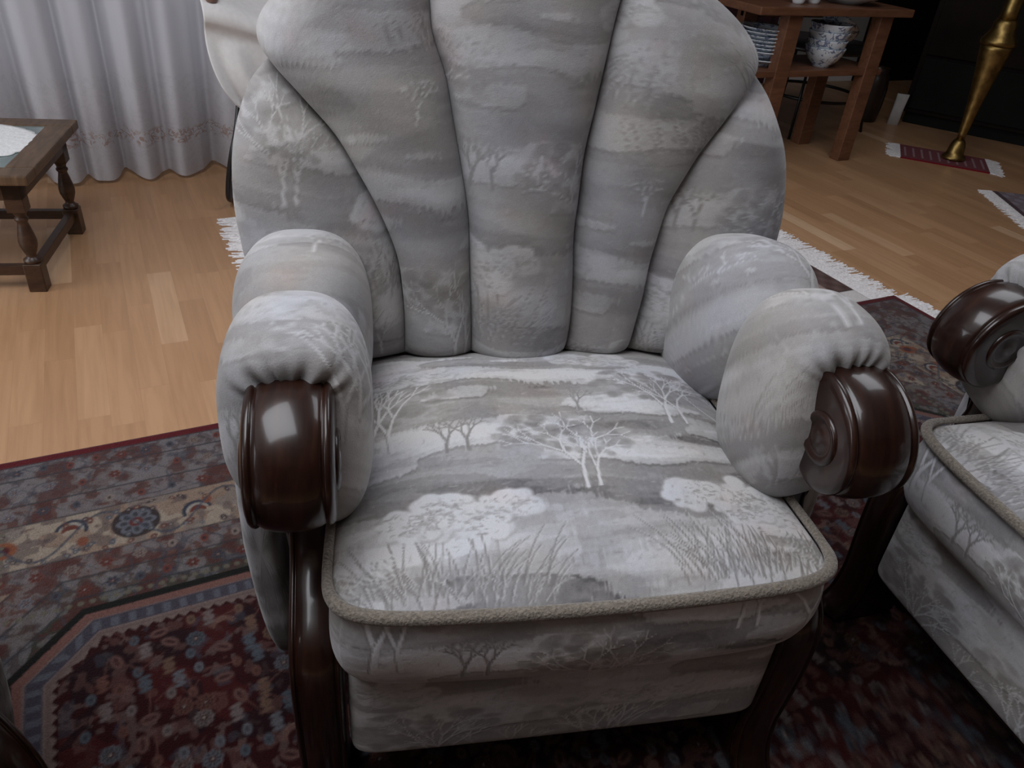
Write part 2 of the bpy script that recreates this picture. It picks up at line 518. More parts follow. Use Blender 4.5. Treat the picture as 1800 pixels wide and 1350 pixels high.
    bush(.13, .415, .085, .032, .88, 120); bush(.45, .455, .10, .032, .84, 120)
    grass(.16, .000, .12, .045, 30); grass(.545, .004, .11, .05, 30); grass(.36, .60, .12, .05, 40)
    a = S.a[..., 0]
    a += (vnoise(n, m, (220, 220), 77) - .5) * .10 + hatch * .6 - .018
    S.a[..., 0] = np.clip(a, 0, 1)
paint_fabric(FAB)
def weave(pu, pv, gain=1.0, mid=.5):
    w = FAB.sample(np.ravel(pu), np.ravel(pv))[..., 0]
    return mid + (w - .5) * gain

# ------------------------------------------------------------------ armchair parts (local: u right, v back, z up)
def sq(t, e):
    return np.sign(t) * np.abs(t) ** e

def part_seat(root):
    NU, NV, K = 270, 260, 44
    a = np.linspace(-1, 1, NU); b = np.linspace(-1, 1, NV)
    A, B = np.meshgrid(a, b, indexing='ij')
    def outline(A, B):
        mm = np.maximum(np.abs(A), np.abs(B)) + 1e-9
        X, Y = A / mm, B / mm
        k = (np.abs(X) ** 13 + np.abs(Y) ** 13) ** (-1 / 13.)
        X, Y = A * k, B * k
        w = .302 - .030 * np.clip(Y * .5 + .5, 0, 1) ** 1.3
        v = .245 + .268 * Y - .014 * (1 - X ** 2) * np.clip(-Y, 0, 1) ** 3 + .0 * X
        return X * w, v, X, Y
    U, V, X, Y = outline(A, B)
    X = np.clip(X, -1, 1); Y = np.clip(Y, -1, 1)
    dome = (1 - np.abs(X) ** 3.2) * (1 - np.abs(Y) ** 3.2)
    Z = .458 + .046 * dome ** .8 + .004 * np.sin(U * 19 + 1) * np.sin(V * 15) * dome
    top = np.stack([U, V, Z], -1).reshape(-1, 3)
    ix = np.arange(NU * NV).reshape(NU, NV)
    loop = np.concatenate([ix[:-1, 0], ix[-1, :-1], ix[:0:-1, -1], ix[0, :0:-1]])   # counter-clockwise from above
    Lp = top[loop]; n = len(loop)
    d = np.roll(Lp, -1, 0) - np.roll(Lp, 1, 0); nrm = np.stack([d[:, 1], -d[:, 0]], -1)
    nrm /= np.linalg.norm(nrm, axis=1)[:, None] + 1e-9
    # smooth the normals round the corners
    for _ in range(14): nrm = (np.roll(nrm, 1, 0) + nrm + np.roll(nrm, -1, 0)) / 3
    rings = []; t = np.linspace(0, 1, K + 1)[1:]
    s_arc = np.r_[0, np.cumsum(np.linalg.norm(np.diff(Lp[:, :2], axis=0), axis=1))]
    for q in t:
        off = .009 * math.sin(PI * q) ** .7 - .010 * q ** 4
        z = .458 - .128 * q
        wob = .0025 * np.sin(s_arc * 23 + q * 3)
        P = np.c_[Lp[:, :2] + nrm * (off + wob * math.sin(PI * q))[:, None], np.full(n, z)]
        rings.append(P)
    V_ = np.concatenate([top] + rings)
    F = [grid_faces(NU, NV)]
    base = NU * NV
    prev = loop
    for k in range(K):
        cur = base + k * n + np.arange(n)
        F.append(np.stack([prev, cur, np.roll(cur, -1), np.roll(prev, -1)], -1)); prev = cur
    # underside
    cen = len(V_); V_ = np.r_[V_, [[0, .25, .33]]]
    tri = np.stack([prev, np.full(n, cen), np.roll(prev, -1)], -1)
    pu = np.r_[U.ravel(), np.tile(Lp[:, 0] + np.where(np.abs(nrm[:, 0]) > .8, (Lp[:, 1]) * .8, 0), K), [0]] + .33
    pv = np.r_[V.ravel(), np.concatenate([np.full(n, -.03 - .128 * q) for q in t]), [0]] + .02
    # band is a separate piece of cloth: its own place in the repeat
    pv[base:base + K * n] += .335
    w = weave(pu, pv, 1.12, .56)
    o = np_mesh('seat_cushion', V_, [np.concatenate(F), tri], M_fab, root, attrs={'weave': w})
    # piping
    bm = bmesh.new()
    pp = Lp.copy(); pp[:, :2] += nrm * .006; pp[:, 2] += .005
    keep = pp[:: 3]
    tube(bm, [tuple(p) for p in keep], [.0058 + .0026 * float(np.clip((.03 - p[1]) / .04, 0, 1)) for p in keep], 10, True)
    p = bm_obj('piping', bm, M_pipe, o); p['label'] = 'brown corded piping around the seat edge'

def rounded_sheet(name, u0, u1, z0, z1, v, thick, bulge, root, off=(0, 0), N=(240, 90), taper=0.0, mat=None, gain=1.0):
    """an upholstered panel facing -v with rolled edges, closed"""
    a = np.linspace(-1, 1, N[0]); b = np.linspace(-1, 1, N[1])
    A, B = np.meshgrid(a, b, indexing='ij')
    def side(sgn):
        mm = np.maximum(np.abs(A), np.abs(B)) + 1e-9
        X, Y = A / mm, B / mm; k = (np.abs(X) ** 24 + np.abs(Y) ** 24) ** (-1 / 24.); X, Y = np.clip(A * k, -1, 1), np.clip(B * k, -1, 1)
        u = (u0 + u1) / 2 + X * (u1 - u0) / 2 * (1 - taper * (1 - (Y + 1) / 2)); z = (z0 + z1) / 2 + Y * (z1 - z0) / 2
        e = (1 - np.clip(mm, 0, 1) ** 22) ** .5
        dep = e * thick * .5 + sgn * 0
        vv = v + thick * .5 + (dep * (1 if sgn > 0 else -1))
        if sgn < 0: vv = vv - bulge * (1 - X ** 2) ** .6 * (1 - Y ** 2) ** .6
        return u, vv, z
    uf, vf, zf = side(-1); ub, vb, zb = side(1)
    P = np.concatenate([np.stack([uf, vf, zf], -1).reshape(-1, 3), np.stack([ub, vb, zb], -1).reshape(-1, 3)])
    n = N[0] * N[1]
    F = weld(N[0], N[1], np.concatenate([grid_faces(*N), grid_faces(*N, flip=True) + n]))
    pu = np.r_[uf.ravel(), ub.ravel()] + off[0]; pv = np.r_[zf.ravel(), zb.ravel()] + off[1]
    o = np_mesh(name, P, F, mat or M_fab, root, attrs={'weave': weave(pu, pv, gain)})
    return o

S1 = [(-.192, .470), (-.193, .535), (-.198, .586), (-.205, .636), (-.226, .694), (-.254, .75), (-.284, .798), (-.328, .844), (-.375, .890)]
S2 = [(-.083, .470), (-.085, .533), (-.089, .611), (-.093, .686), (-.104, .753), (-.117, .816), (-.130, .882), (-.150, .939), (-.172, .99), (-.197, 1.052)]
S3 = [(.076, .470), (.082, .521), (.082, .585), (.078, .663), (.081, .712), (.086, .785), (.097, .845), (.109, .913), (.118, .965), (.127, 1.007), (.142, 1.062)]
S4 = [(.188, .470), (.195, .519), (.2, .574), (.207, .638), (.222, .705), (.248, .76), (.28, .809), (.321, .863), (.352, .903)]
def pull(P):
    return [(u - (max(0, z - .55) * .085 if u > .15 else -max(0, z - .55) * .035 if u < -.15 else 0), z) for u, z in P]
SEATBACK = .22
def vplane(z): return .50 + SEATBACK * (z - .45)

def lobe(name, left, right, bottom, top, root, Bf=.05, Bb=.075, r_top=.06, r_bot=.03, N=(58, 200), off=(.33, 0), sil=None):
    ns, nt = N
    left, right, bottom, top = pull(left), pull(right), pull(bottom), pull(top)
    s = (1 - np.cos(PI * np.linspace(0, 1, ns))) / 2
    t = np.linspace(0, 1, nt); t = .5 * t + .5 * (1 - np.cos(PI * t)) / 2
    Lc = resample(left, t); Rc = resample(right, t); Bc = resample(bottom, s); Tc = resample(top, s)
    Sx = s[:, None, None]; Tx = t[None, :, None]
    P = ((1 - Sx) * Lc[None] + Sx * Rc[None] + (1 - Tx) * Bc[:, None] + Tx * Tc[:, None]
         - ((1 - Sx) * (1 - Tx) * Lc[0] + Sx * (1 - Tx) * Rc[0] + (1 - Sx) * Tx * Lc[-1] + Sx * Tx * Rc[-1]))
    width = np.linalg.norm(P[-1] - P[0], axis=-1)[None]
    q = 2 * s[:, None] - 1
    prof = (1 - np.abs(q) ** 2.3) ** .55
    mid = P[ns // 2]; dl = np.r_[0, np.cumsum(np.linalg.norm(np.diff(mid, axis=0), axis=1))]
    edge = lambda d, r: np.sqrt(np.clip(1 - (1 - np.clip(d / r, 0, 1)) ** 2, 0, 1))
    e = edge(dl, r_bot) * edge(dl[-1] - dl, r_top)
    g = np.clip(width / .13, .35, 1.15)
    vp = vplane(P[..., 1])
    wr = .0022 * np.sin(P[..., 1] * 60 + P[..., 0] * 25) * prof + .003 * np.sin(P[..., 1] * 17 + 2 * P[..., 0] * 10)
    f = vp - (Bf * g + wr) * prof * e[None]
    b = vp + Bb * (prof * e[None])
    front = np.stack([P[..., 0], f, P[..., 1]], -1).reshape(-1, 3); back = np.stack([P[..., 0], b, P[..., 1]], -1).reshape(-1, 3)
    n = ns * nt
    F = weld(ns, nt, np.concatenate([grid_faces(ns, nt), grid_faces(ns, nt, flip=True) + n]))
    pu = np.tile(P[..., 0].ravel(), 2) + off[0]; pv = np.tile(P[..., 1].ravel(), 2) + off[1]
    return np_mesh(name, np.r_[front, back], F, M_fab, root, attrs={'weave': weave(pu, pv, .6, .47)})

def part_back(root):
    lobe('back_channel', [(-.27, .462), (-.33, .50), (-.415, .575), (-.442, .67), (-.446, .75), (-.437, .81), (-.418, .862), (-.400, .886)], S1[:-1] + [(-.385, .895)],
         [(-.27, .462), (-.192, .470)], [(-.400, .886), (-.392, .894), (-.385, .895)], root, .048, .07, .05, off=(.05, .08))
    lobe('back_channel', S1, S2, [S1[0], (-.14, .466), S2[0]],
         [S1[-1], (-.401, .915), (-.402, .945), (-.375, .98), (-.325, 1.015), (-.26, 1.042), S2[-1]], root, .052, .075, .055, off=(.46, .33))
    lobe('back_channel', S2, S3, [S2[0], (0, .464), S3[0]], [S2[-1], (-.15, 1.085), (-.03, 1.105), (.09, 1.09), S3[-1]], root, .055, .075, .06, off=(.27, .14))
    lobe('back_channel', S3, S4, [S3[0], (.132, .466), S4[0]],
         [S3[-1], (.215, 1.048), (.29, 1.018), (.345, .982), (.378, .945), (.380, .92), S4[-1]], root, .052, .075, .055, off=(.11, .45))
    lobe('back_channel', S4[:-1] + [(.362, .905)], [(.275, .462), (.33, .50), (.415, .575), (.445, .67), (.449, .75), (.438, .81), (.41, .872), (.385, .904)],
         [S4[0], (.275, .462)], [(.362, .905), (.374, .910), (.385, .904)], root, .048, .07, .05, off=(.6, .2))

def squad(c, a, b, h, e1, e2, NE=120, NT=150):
    """superquadric with poles along v"""
    eta = np.linspace(-PI / 2, PI / 2, NE); th = np.linspace(0, 2 * PI, NT, endpoint=False)
    E, T = np.meshgrid(eta, th, indexing='ij')
    e1 = np.where(E < 0, e1[0], e1[1]) if isinstance(e1, tuple) else e1
    rho = np.abs(np.cos(E)) ** e1
    u = a * rho * sq(np.cos(T), e2); z = h * rho * sq(np.sin(T), e2); v = b * sq(np.sin(E), e1)
    return u, v, z, E, T

def part_arm(root, sg):
    """sg=-1 left in the picture, +1 right"""
    # rear lobe, then front lobe
    for kind in ('rear', 'front'):
        if kind == 'rear':
            c = (sg * .336 - .004, .425, .560); a, b, h = .096, .148, .146
        else:
            c = (sg * .323 - .012, .190, .580); a, b, h = .087, .106, .150
        u, v, z, E, T = squad(c, a, b, h, (.66, .88) if kind == 'front' else (.9, .6), .74)
        out = np.clip(sg * u / a * .5 + .5, 0, 1)          # 1 on the outer face
        z = np.where(z < 0, z * (1 - .42 * out ** 1.5), z)
        z = z - .035 * np.clip(v / b, -1, 1) * (1 if kind == 'rear' else .1)
        z += .10 * 0
        if kind == 'front':
            # gathers where the cloth is pulled in above the wooden scroll
            zz = z + c[2]; ang = np.arctan2(zz - .645, u)
            dist = np.hypot((zz - .658), u * .75)
            fr = np.clip(-v / b, 0, 1) ** 2
            up = np.clip((zz - .655) / .02, 0, 1)
            rip = (.75 + .35 * np.sin(ang * 3.7 + sg)) * np.cos(ang * 16 + 1.3 * np.sin(ang * 4.3 + sg)) * np.exp(-((dist - .02) / .042) ** 2) * fr * up
            v = v + .0062 * rip
            v = v + .020 * np.exp(-(dist / .045) ** 2) * fr
            # droop of the front face over the wood
            v = v - .012 * np.exp(-((zz - .71) / .03) ** 2) * fr
        P = np.stack([u + c[0], v + c[1], z + c[2]], -1)
        NE, NT_ = u.shape
        pu = sg * u * .9 + np.where(np.abs(u) > .8 * a, np.abs(z) * .3, 0) + (.15 if kind == 'front' else .5) + (.2 if sg > 0 else 0)
        pv = P[..., 1] * .9 + P[..., 2] * .8 + (.1 if sg > 0 else .33)
        np_mesh('arm_cushion', P.reshape(-1, 3), grid_faces(NE, NT_, False, True, flip=True), M_fab, root,
                attrs={'weave': weave(pu, pv, .62, .56)})
    # padded outer side panel
    u, v, z, E, T = squad(None, .032, .22, .30, .5, .62, 70, 100)
    P = np.stack([u + sg * (.380 + .024 * np.clip((z + .3) / .3, 0, 1) ** .7), v + .42, z + .335], -1)
    np_mesh('side_panel', P.reshape(-1, 3), grid_faces(*u.shape, False, True, flip=True), M_fab, root,
            attrs={'weave': weave(P[..., 1] + .2, P[..., 2], .8)})
    # wooden arm: S-shaped leg running up into a rolled scroll, moulded along both edges
    prof = [(.30, .635), (.21, .655), (.14, .672), (.09, .678), (.05, .667), (.02, .642), (.004, .605), (.010, .567), (.035, .540), (.065, .530), (.095, .536),
            (.115, .545), (.132, .528), (.140, .490), (.133, .445), (.110, .408), (.065, .380), (.025, .352), (.006, .315), (.002, .26), (.006, .18), (.012, .10), (.004, .045), (-.012, .018), (-.012, .003),
            (.04, .001), (.115, .003), (.118, .03), (.098, .08), (.088, .15), (.082, .22), (.088, .29), (.125, .342), (.170, .385), (.200, .44), (.212, .50), (.235, .55), (.30, .575)]
    C2 = catmull(prof, 6, True)
    d = np.roll(C2, -1, 0) - np.roll(C2, 1, 0); nn = np.stack([d[:, 1], -d[:, 0]], -1); nn /= np.linalg.norm(nn, axis=1)[:, None]
    # orient normals inward
    area = .5 * np.sum(C2[:, 0] * np.roll(C2[:, 1], -1) - np.roll(C2[:, 0], -1) * C2[:, 1])
    if area > 0: nn = -nn
    nn = nn if True else nn
    hw = .046
    st = [(-1, .016), (-.985, .010), (-.95, .0052), (-.90, .0025), (-.83, .0012), (-.78, .0022), (-.755, .0042), (-.73, .0044), (-.70, .0025), (-.62, .0003), (-.4, -.003), (-.15, -.0045)]
    st = st + [(-x, o) for x, o in st[::-1]]
    tp = lambda z: float(np.clip((.53 - z) / .09, 0, 1))      # the leg is slimmer than the scroll above it
    bm = bmesh.new(); rings = []
    for x, o in st:
        Q = C2 + nn * o
        rings.append([bm.verts.new((sg * .329 - .006 - sg * .010 * tp(p[1]) + x * hw * (1 - .32 * tp(p[1])), p[0], p[1])) for p in Q])
    n = len(C2)
    for A_, B_ in zip(rings[:-1], rings[1:]):
        for k in range(n): bm.faces.new((A_[k], A_[(k + 1) % n], B_[(k + 1) % n], B_[k]))
    f1 = bm.faces.new(rings[0]); f2 = bm.faces.new(rings[-1][::-1])
    for f in (f1, f2): f.smooth = False
    bmesh.ops.triangulate(bm, faces=[f1, f2])
    w = bm_obj('wooden_arm', bm, M_dwood, root)
    w['label'] = 'dark polished wooden scroll arm and leg'
    for s2 in (-1, 1):
        bm = bmesh.new()
        M = Matrix.Translation((sg * .329 - .006 + s2 * hw, .068, .603)) @ Matrix.Rotation(s2 * PI / 2, 4, 'Y')
        lathe(bm, [(.0, -.004), (.034, -.004), (.034, .001), (.031, .004), (.027, .004), (.024, .001), (.020, .0005), (.012, .004), (.006, .005), (0, .005)], M, 28)
        bm_obj('rosette', bm, M_dwood, w)

def make_armchair(label, loc, rz):
    root = thing('armchair', label, 'armchair', loc, rz, 'three matching armchairs')
    part_seat(root)
    rounded_sheet('front_panel', -.289, .289, .145, .352, .004, .05, .010, root, off=(.03, .17), N=(230, 90), taper=.0, gain=.85)
    part_back(root)
    for sg in (-1, 1): part_arm(root, sg)
    # upholstered body below the seat and the back of the frame
    sb = box_obj('seat_box', (-.285, .05, .15), (.285, .60, .36), M_fab, root, .02)
    at = sb.data.attributes.new('weave', 'FLOAT', 'POINT'); at.data.foreach_set('value', [.5] * len(sb.data.vertices))
    rounded_sheet('back_panel', -.365, .365, .13, .80, .600, .075, .0, root, off=(.2, .1), N=(200, 180))
    bm = bmesh.new()
    for s in (-1, 1): box(bm, (s * .26 - .025, .06, .075), (s * .26 + .025, .62, .15), .008)
    box(bm, (-.285, .55, .075), (.285, .60, .15), .008)
    box(bm, (-.285, .07, .075), (.285, .12, .15), .008)
    bm_obj('base_frame', bm, M_dwood, root)
    for s in (-1, 1):
        bm = bmesh.new()
        tube(bm, [(s * .36, .56, .12), (s * .365, .59, .06), (s * .37, .63, .0)], [.032, .026, .022], 12)
        bm_obj('rear_leg', bm, M_dwood, root)
    return root

A1 = math.radians(-16.0)
chair = make_armchair('whole pale grey landscape-patterned armchair with channelled back and dark scroll arms', (.41, .50, .012), A1)
def copy_tree(o, parent=None):
    c = o.copy(); C.objects.link(c)
    if parent is not None: c.parent = parent
    for ch in list(o.children): copy_tree(ch, c)
    return c
c2 = copy_tree(chair); c2.location = (1.025, .285, .012); c2.rotation_euler = (0, 0, math.radians(-99.6))
c2['label'] = 'armchair turned sideways beside the whole one, only its front corner and one arm showing'
c3 = copy_tree(chair); c3.location = (-.447, .385, .012); c3.rotation_euler = (0, 0, math.radians(38.0))
c3['label'] = 'armchair showing only a dark wooden leg and a sliver of pale fabric over the rug'

# ------------------------------------------------------------------ rugs
def fringe(name, p0, p1, outdir, length, z, n, parent, mat=M_fringe, seed=1, strip=.012):
    """tasselled fringe between p0 and p1 (2D), strands lying outwards"""
    r = random.Random(seed)
    p0 = np.array(p0, float); p1 = np.array(p1, float); od = np.array(outdir, float); od /= np.linalg.norm(od)
    al = (p1 - p0); L = np.linalg.norm(al); al /= L
    V = []; F = []
    def strand(c, le, w, bend):
        b = len(V)
        K = 4
        for k in range(K + 1):
            t = k / K
            q = c + od * le * t + al * bend * t * t
            ww = w * (1 - .45 * t)
            h = .006 * (1 - .5 * t) * (1 + .25 * math.sin(5 * t))
            for s, zz in ((-1, 0), (0, h), (1, 0)):
                V.append((q[0] + al[0] * s * ww, q[1] + al[1] * s * ww, z + zz))
        for k in range(K):
            for s in range(2):
                i = b + k * 3 + s; F.append((i, i + 1, i + 4, i + 3))
    for k in range(n):
        c = p0 + al * L * (k + .5 + r.uniform(-.3, .3)) / n
        strand(c, length * r.uniform(.82, 1.08), L / n * .85, r.gauss(0, .12 * length))
    for k in range(n // 2):
        c = p0 + al * L * r.random()
        strand(c, length * r.uniform(.6, 1.0), L / n * .7, r.gauss(0, .25 * length))
    return np_mesh(name, V, np.array(F), mat, parent)

RX0, RX1, RY0, RY1 = -.80, 2.385, -.55, 1.602
RG = Raster(RX1 - RX0 + .05, RY1 - RY0 + .05, .0022, 3, (.045, .006, .008))
def paint_rug(S):
    W, H = RX1 - RX0, RY1 - RY0
    X = np.arange(S.n)[:, None] * S.px; Y = np.arange(S.m)[None] * S.px
    ex = np.minimum(X, W - X) + 0 * Y; ey = np.minimum(Y, H - Y) + 0 * X
    # distance in from the edge; the field corners are cut off by a chamfer
    D = np.minimum(ex, ey)
    D = np.where(D > .40, np.minimum(D, (ex + ey - .62) * .707 + .155), D)
    a = S.a
    n1 = fbm(S.n, S.m, (36, 24), 1, 3); n2 = fbm(S.n, S.m, (90, 60), 9, 3); n3 = fbm(S.n, S.m, (60, 40), 19, 2); n4 = fbm(S.n, S.m, (130, 88), 29, 2)
    def band(lo, hi): return (D >= lo) & (D < hi)
    def fill(m, c): a[m] = c
    def mix(m, c, k): a[m] = a[m] * (1 - k) + np.array(c) * k
    fill(band(0, .026), (.15, .006, .012))
    # outer guards: greyed blue-pink ground with small blossoms
    for lo, hi, g in ((.026, .075, (.17, .135, .14)), (.075, .16, (.19, .145, .14)), (.16, .222, (.15, .075, .062)), (.222, .345, (.44, .355, .28)),
                      (.345, .405, (.16, .085, .07)), (.405, .455, (.12, .085, .075)), (.455, .482, (.075, .068, .052)), (.482, .496, (.012, .012, .010)), (.496, .512, (.26, .125, .105)),
                      (.512, .542, (.085, .075, .10)), (.542, .552, (.22, .155, .14))):
        fill(band(lo, hi), g)
    gm = band(.026, .222) | band(.345, .482)
    n5 = fbm(S.n, S.m, (220, 150), 39, 2)
    mix(gm & (n2 > .57), (.27, .26, .275), .55); mix(gm & (n5 > .60), (.25, .22, .22), .6); mix(gm & (n5 < .36), (.09, .05, .05), .6)
    mix(gm & (n2 < .40), (.11, .035, .03), .75)
    mix(gm & (np.abs(n3 - .5) < .025), (.07, .075, .10), .6)
    for l in (.026, .075, .160, .222, .345, .405, .455):
        mix(band(l - .0022, l + .0022), (.05, .05, .06), .8)
    cm = band(.222, .345)
    mix(cm & (n5 < .34), (.20, .13, .10), .6); mix(cm & (n1 > .56), (.33, .22, .16), .75); mix(cm & (n3 < .40), (.25, .21, .19), .7); mix(cm & (n4 > .64), (.16, .12, .11), .7); mix(cm & (n2 < .34), (.10, .07, .08), .6)
    # dog-tooth edges either side of the lilac line
    along = np.where(ex < ey, Y + 0 * X, X + 0 * Y)
    tooth = np.abs((along / .020) % 1 - .5) * 2
    mix((D > .484) & (D < .484 + .014 * tooth), (.012, .012, .010), 1)
    mix((D > .552) & (D < .552 + .010 * tooth), (.26, .19, .17), 1)
    chk = ((along / .028) % 1) < .42
    mix(band(.518, .538) & chk, (.17, .175, .215), .75)
    mix(band(.512, .515) | band(.541, .544), (.30, .22, .20), .8)
    fm = D >= .562
    mix(fm & (n5 > .66), (.20, .13, .12), .6); mix(fm & (n1 > .55), (.085, .012, .012), .8); mix(fm & (n3 < .36), (.02, .008, .012), .7)
    mix(fm & (n4 > .68), (.20, .10, .085), .45); mix(fm & (n4 < .28), (.09, .095, .12), .4)
    r = random.Random(11)
    def flower(c, R0, petals, col, core, rim=None):
        if rim: S.disc(c, R0 * 1.25, R0 * 1.25, rim, .002)
        for k in range(petals):
            t = 2 * PI * k / petals
            S.disc((c[0] + R0 * .62 * math.cos(t), c[1] + R0 * .62 * math.sin(t)), R0 * .42, R0 * .30, col, .0015, t)
            S.disc((c[0] + R0 * .62 * math.cos(t), c[1] + R0 * .62 * math.sin(t)), R0 * .2, R0 * .14, tuple(x * .35 for x in col), .0015, t)
        S.disc(c, R0 * .36, R0 * .36, core, .0015); S.disc(c, R0 * .14, R0 * .14, (.45, .40, .36), .0015)
    def arc(c, R0, t0, t1, w, col):
        pts = [(c[0] + R0 * math.cos(t0 + (t1 - t0) * k / 9), c[1] + R0 * math.sin(t0 + (t1 - t0) * k / 9)) for k in range(10)]
        for k in range(9):
            ww = w * (1 - abs(k - 4) / 7)
            S.line(pts[k], pts[k + 1], ww, ww, col, .0015)
    def diamond(c, s, col, core):
        for k in range(5):
            q = s * (1 - k / 5)
            S.disc(c, q * .72, q, col if k < 3 else core, .002)
    # main border: rosettes, red poppies and hooked leaves on cream, linked by a slim vine
    def border(path_len, place):
        u = .0; k = 0
        while u < path_len:
            kind = k % 4
            c = place(u, .284)
            if kind == 0: flower(c, .036, 8, (.16, .16, .19), (.14, .035, .03), (.05, .035, .035))
            elif kind == 2: 
                S.disc(c, .026, .023, (.30, .10, .045), .005); S.disc(c, .014, .012, (.11, .018, .018), .004)
            else:
                s = 1 if kind == 1 else -1
                c1 = place(u, .284 + .012 * s)
                arc(c1, .027, s * PI * .15 + (PI if s < 0 else 0), s * PI * 1.05 + (PI if s < 0 else 0), .018, (.045, .05, .075))
                arc(c1, .022, s * PI * .2 + (PI if s < 0 else 0), s * PI * .95 + (PI if s < 0 else 0), .012, (.42, .38, .34))
                arc(c1, .014, s * PI * .1 + (PI if s < 0 else 0), s * PI * .9 + (PI if s < 0 else 0), .014, (.17, .045, .03))
                S.disc(place(u + .02, .284 - .022 * s), .010, .013, (.27, .09, .05), .003)
            prev = None
            for q in range(9):
                p = place(u + q * .0145 - .058, .284 + .050 * math.sin((k + q / 8. - .5) * PI))
                if prev: S.line(prev, p, .0055, .0055, (.075, .085, .115), .003, .8)
                prev = p
            for q in range(13):
                p = place(u + r.uniform(-.058, .058), .284 + r.choice((-1, 1)) * r.uniform(.028, .056))
                col = r.choice([(.06, .04, .05), (.16, .06, .045), (.10, .11, .14)])
                S.disc(p, r.uniform(.004, .010), r.uniform(.003, .006), col, .002, r.uniform(0, 3)); S.disc(p, .0022, .0022, (.40, .33, .27), .001)
            u += .116; k += 1
        # small blossoms in the guard stripes
        for dd, st in ((.05, .05), (.118, .062), (.190, .060), (.375, .058), (.430, .046)):
            u = 0
            while u < path_len:
                c = place(u, dd + r.uniform(-.006, .006))
                col = r.choice([(.24, .23, .26), (.20, .06, .045), (.08, .085, .11), (.30, .24, .21)])
                if r.random() < .6: flower(c, .0125, 6, col, (.10, .03, .03))
                else: diamond(c, .011, col, (.05, .03, .035))
                S.line(place(u + .012, dd - .010), place(u + .040, dd + .012), .003, .002, (.07, .07, .085), .0015, .7)
                u += st
        u = 0
        while u < path_len:
            S.disc(place(u, .468), .0055, .0055, (.19, .165, .125), .0015); u += .019
    border(W - .45, lambda u, d: (u + .225 + .012, H - d))
    border(W - .45, lambda u, d: (u + .225, d))
    border(H - .45, lambda u, d: (d, u + .225))
    border(H - .45, lambda u, d: (W - d, u + .225))
    # field: dense all-over flowers, lozenges, leaves and palmettes on dark red
    cols = [(.22, .17, .165), (.17, .165, .185), (.17, .075, .06), (.11, .125, .15), (.19, .11, .08)]
    gy = .585; row = 0
    while gy < H - .575:
        gx = .60 + (row % 2) * .028
        while gx < W - .585:
            c = (gx + r.uniform(-.009, .009), gy + r.uniform(-.009, .009)); e = (gx + gy * 0)
            k = r.random()
            if min(gx, W - gx) + min(gy, H - gy) > 1.22:
                col = r.choice(cols)
                if k < .16: flower(c, .0155, 9, col, (.06, .02, .02))
                elif k < .50: diamond(c, .0105, col, tuple(x * .5 for x in col))
                elif k < .56:
                    t = r.uniform(0, 2 * PI); arc(c, .017, t, t + 2.6, .010, (.20, .105, .085)); arc(c, .022, t, t + 2.6, .0025, (.26, .16, .13))
                elif k < .82:
                    for q in (-1, 0, 1): S.disc((c[0], c[1] + q * .012), .010, .004 + (q == 0) * .004, col, .002, .2)
                else:
                    g = r.uniform(0, 3); S.disc(c, .015, .009, (.19, .10, .085), .003, g); S.disc(c, .010, .0035, (.07, .025, .025), .002, g)
                if r.random() < .4:
                    t = r.uniform(0, 2 * PI); S.line(c, (c[0] + .05 * math.cos(t), c[1] + .05 * math.sin(t)), .0028, .0018, (.20, .085, .07), .0015, .7)
            gx += .044
        gy += .034; row += 1
paint_rug(RG)

def rug_mesh(name, xs, ys, thick, colors, root, mat):
    """flat pile slab with a rolled-down rim; xs, ys 1D (local)"""
    X, Y = np.meshgrid(xs, ys, indexing='ij')
    Z = np.full(X.shape, thick)
    rim = np.minimum(np.minimum(X - xs[0], xs[-1] - X), np.minimum(Y - ys[0], ys[-1] - Y))
    Z = np.where(rim < .004, thick * .8, Z)
    n, m = X.shape
    V = np.stack([X, Y, Z], -1).reshape(-1, 3); col = colors(X.ravel(), Y.ravel())
    ix = np.arange(n * m).reshape(n, m)
    loop = np.concatenate([ix[:-1, 0], ix[-1, :-1], ix[:0:-1, -1], ix[0, :0:-1]])
    low = V[loop].copy(); low[:, 2] = 0
    k = len(loop); cur = len(V) + np.arange(k)
    F = [grid_faces(n, m), np.stack([loop, cur, np.roll(cur, -1), np.roll(loop, -1)], -1)]
    return np_mesh(name, np.r_[V, low], np.concatenate(F), mat, root, smooth=True, attrs={'tint': np.r_[col, col[loop]]})

def axis(*segs):
    out = [segs[0][0]]
    for a, b, st in segs:
        n = max(1, int(round((b - a) / st))); out += list(a + (b - a) * np.arange(1, n + 1) / n)
    return np.array(out)

rug = thing('rug', 'large dark red patterned rug with cream flower border under the armchairs', 'rug', (0, 0, 0))
rug_mesh('pile', axis((RX0, -.45, .010), (-.45, .78, .0026), (.78, 1.35, .006), (1.35, RX1, .0045)), axis((RY0, .45, .012), (.45, 1.0, .003), (1.0, RY1, .0026)),
         .011, lambda x, y: RG.sample(x - RX0, y - RY0) * .46, rug, M_rug)
fr = fringe('fringe', (RX1 - .002, RY0), (RX1 - .002, RY1 - .004), (1, .0), .085, .001, 330, rug, seed=2)
fringe('fringe', (RX0 + .002, RY0), (RX0 + .002, RY1), (-1, 0), .085, .001, 250, rug, seed=3)

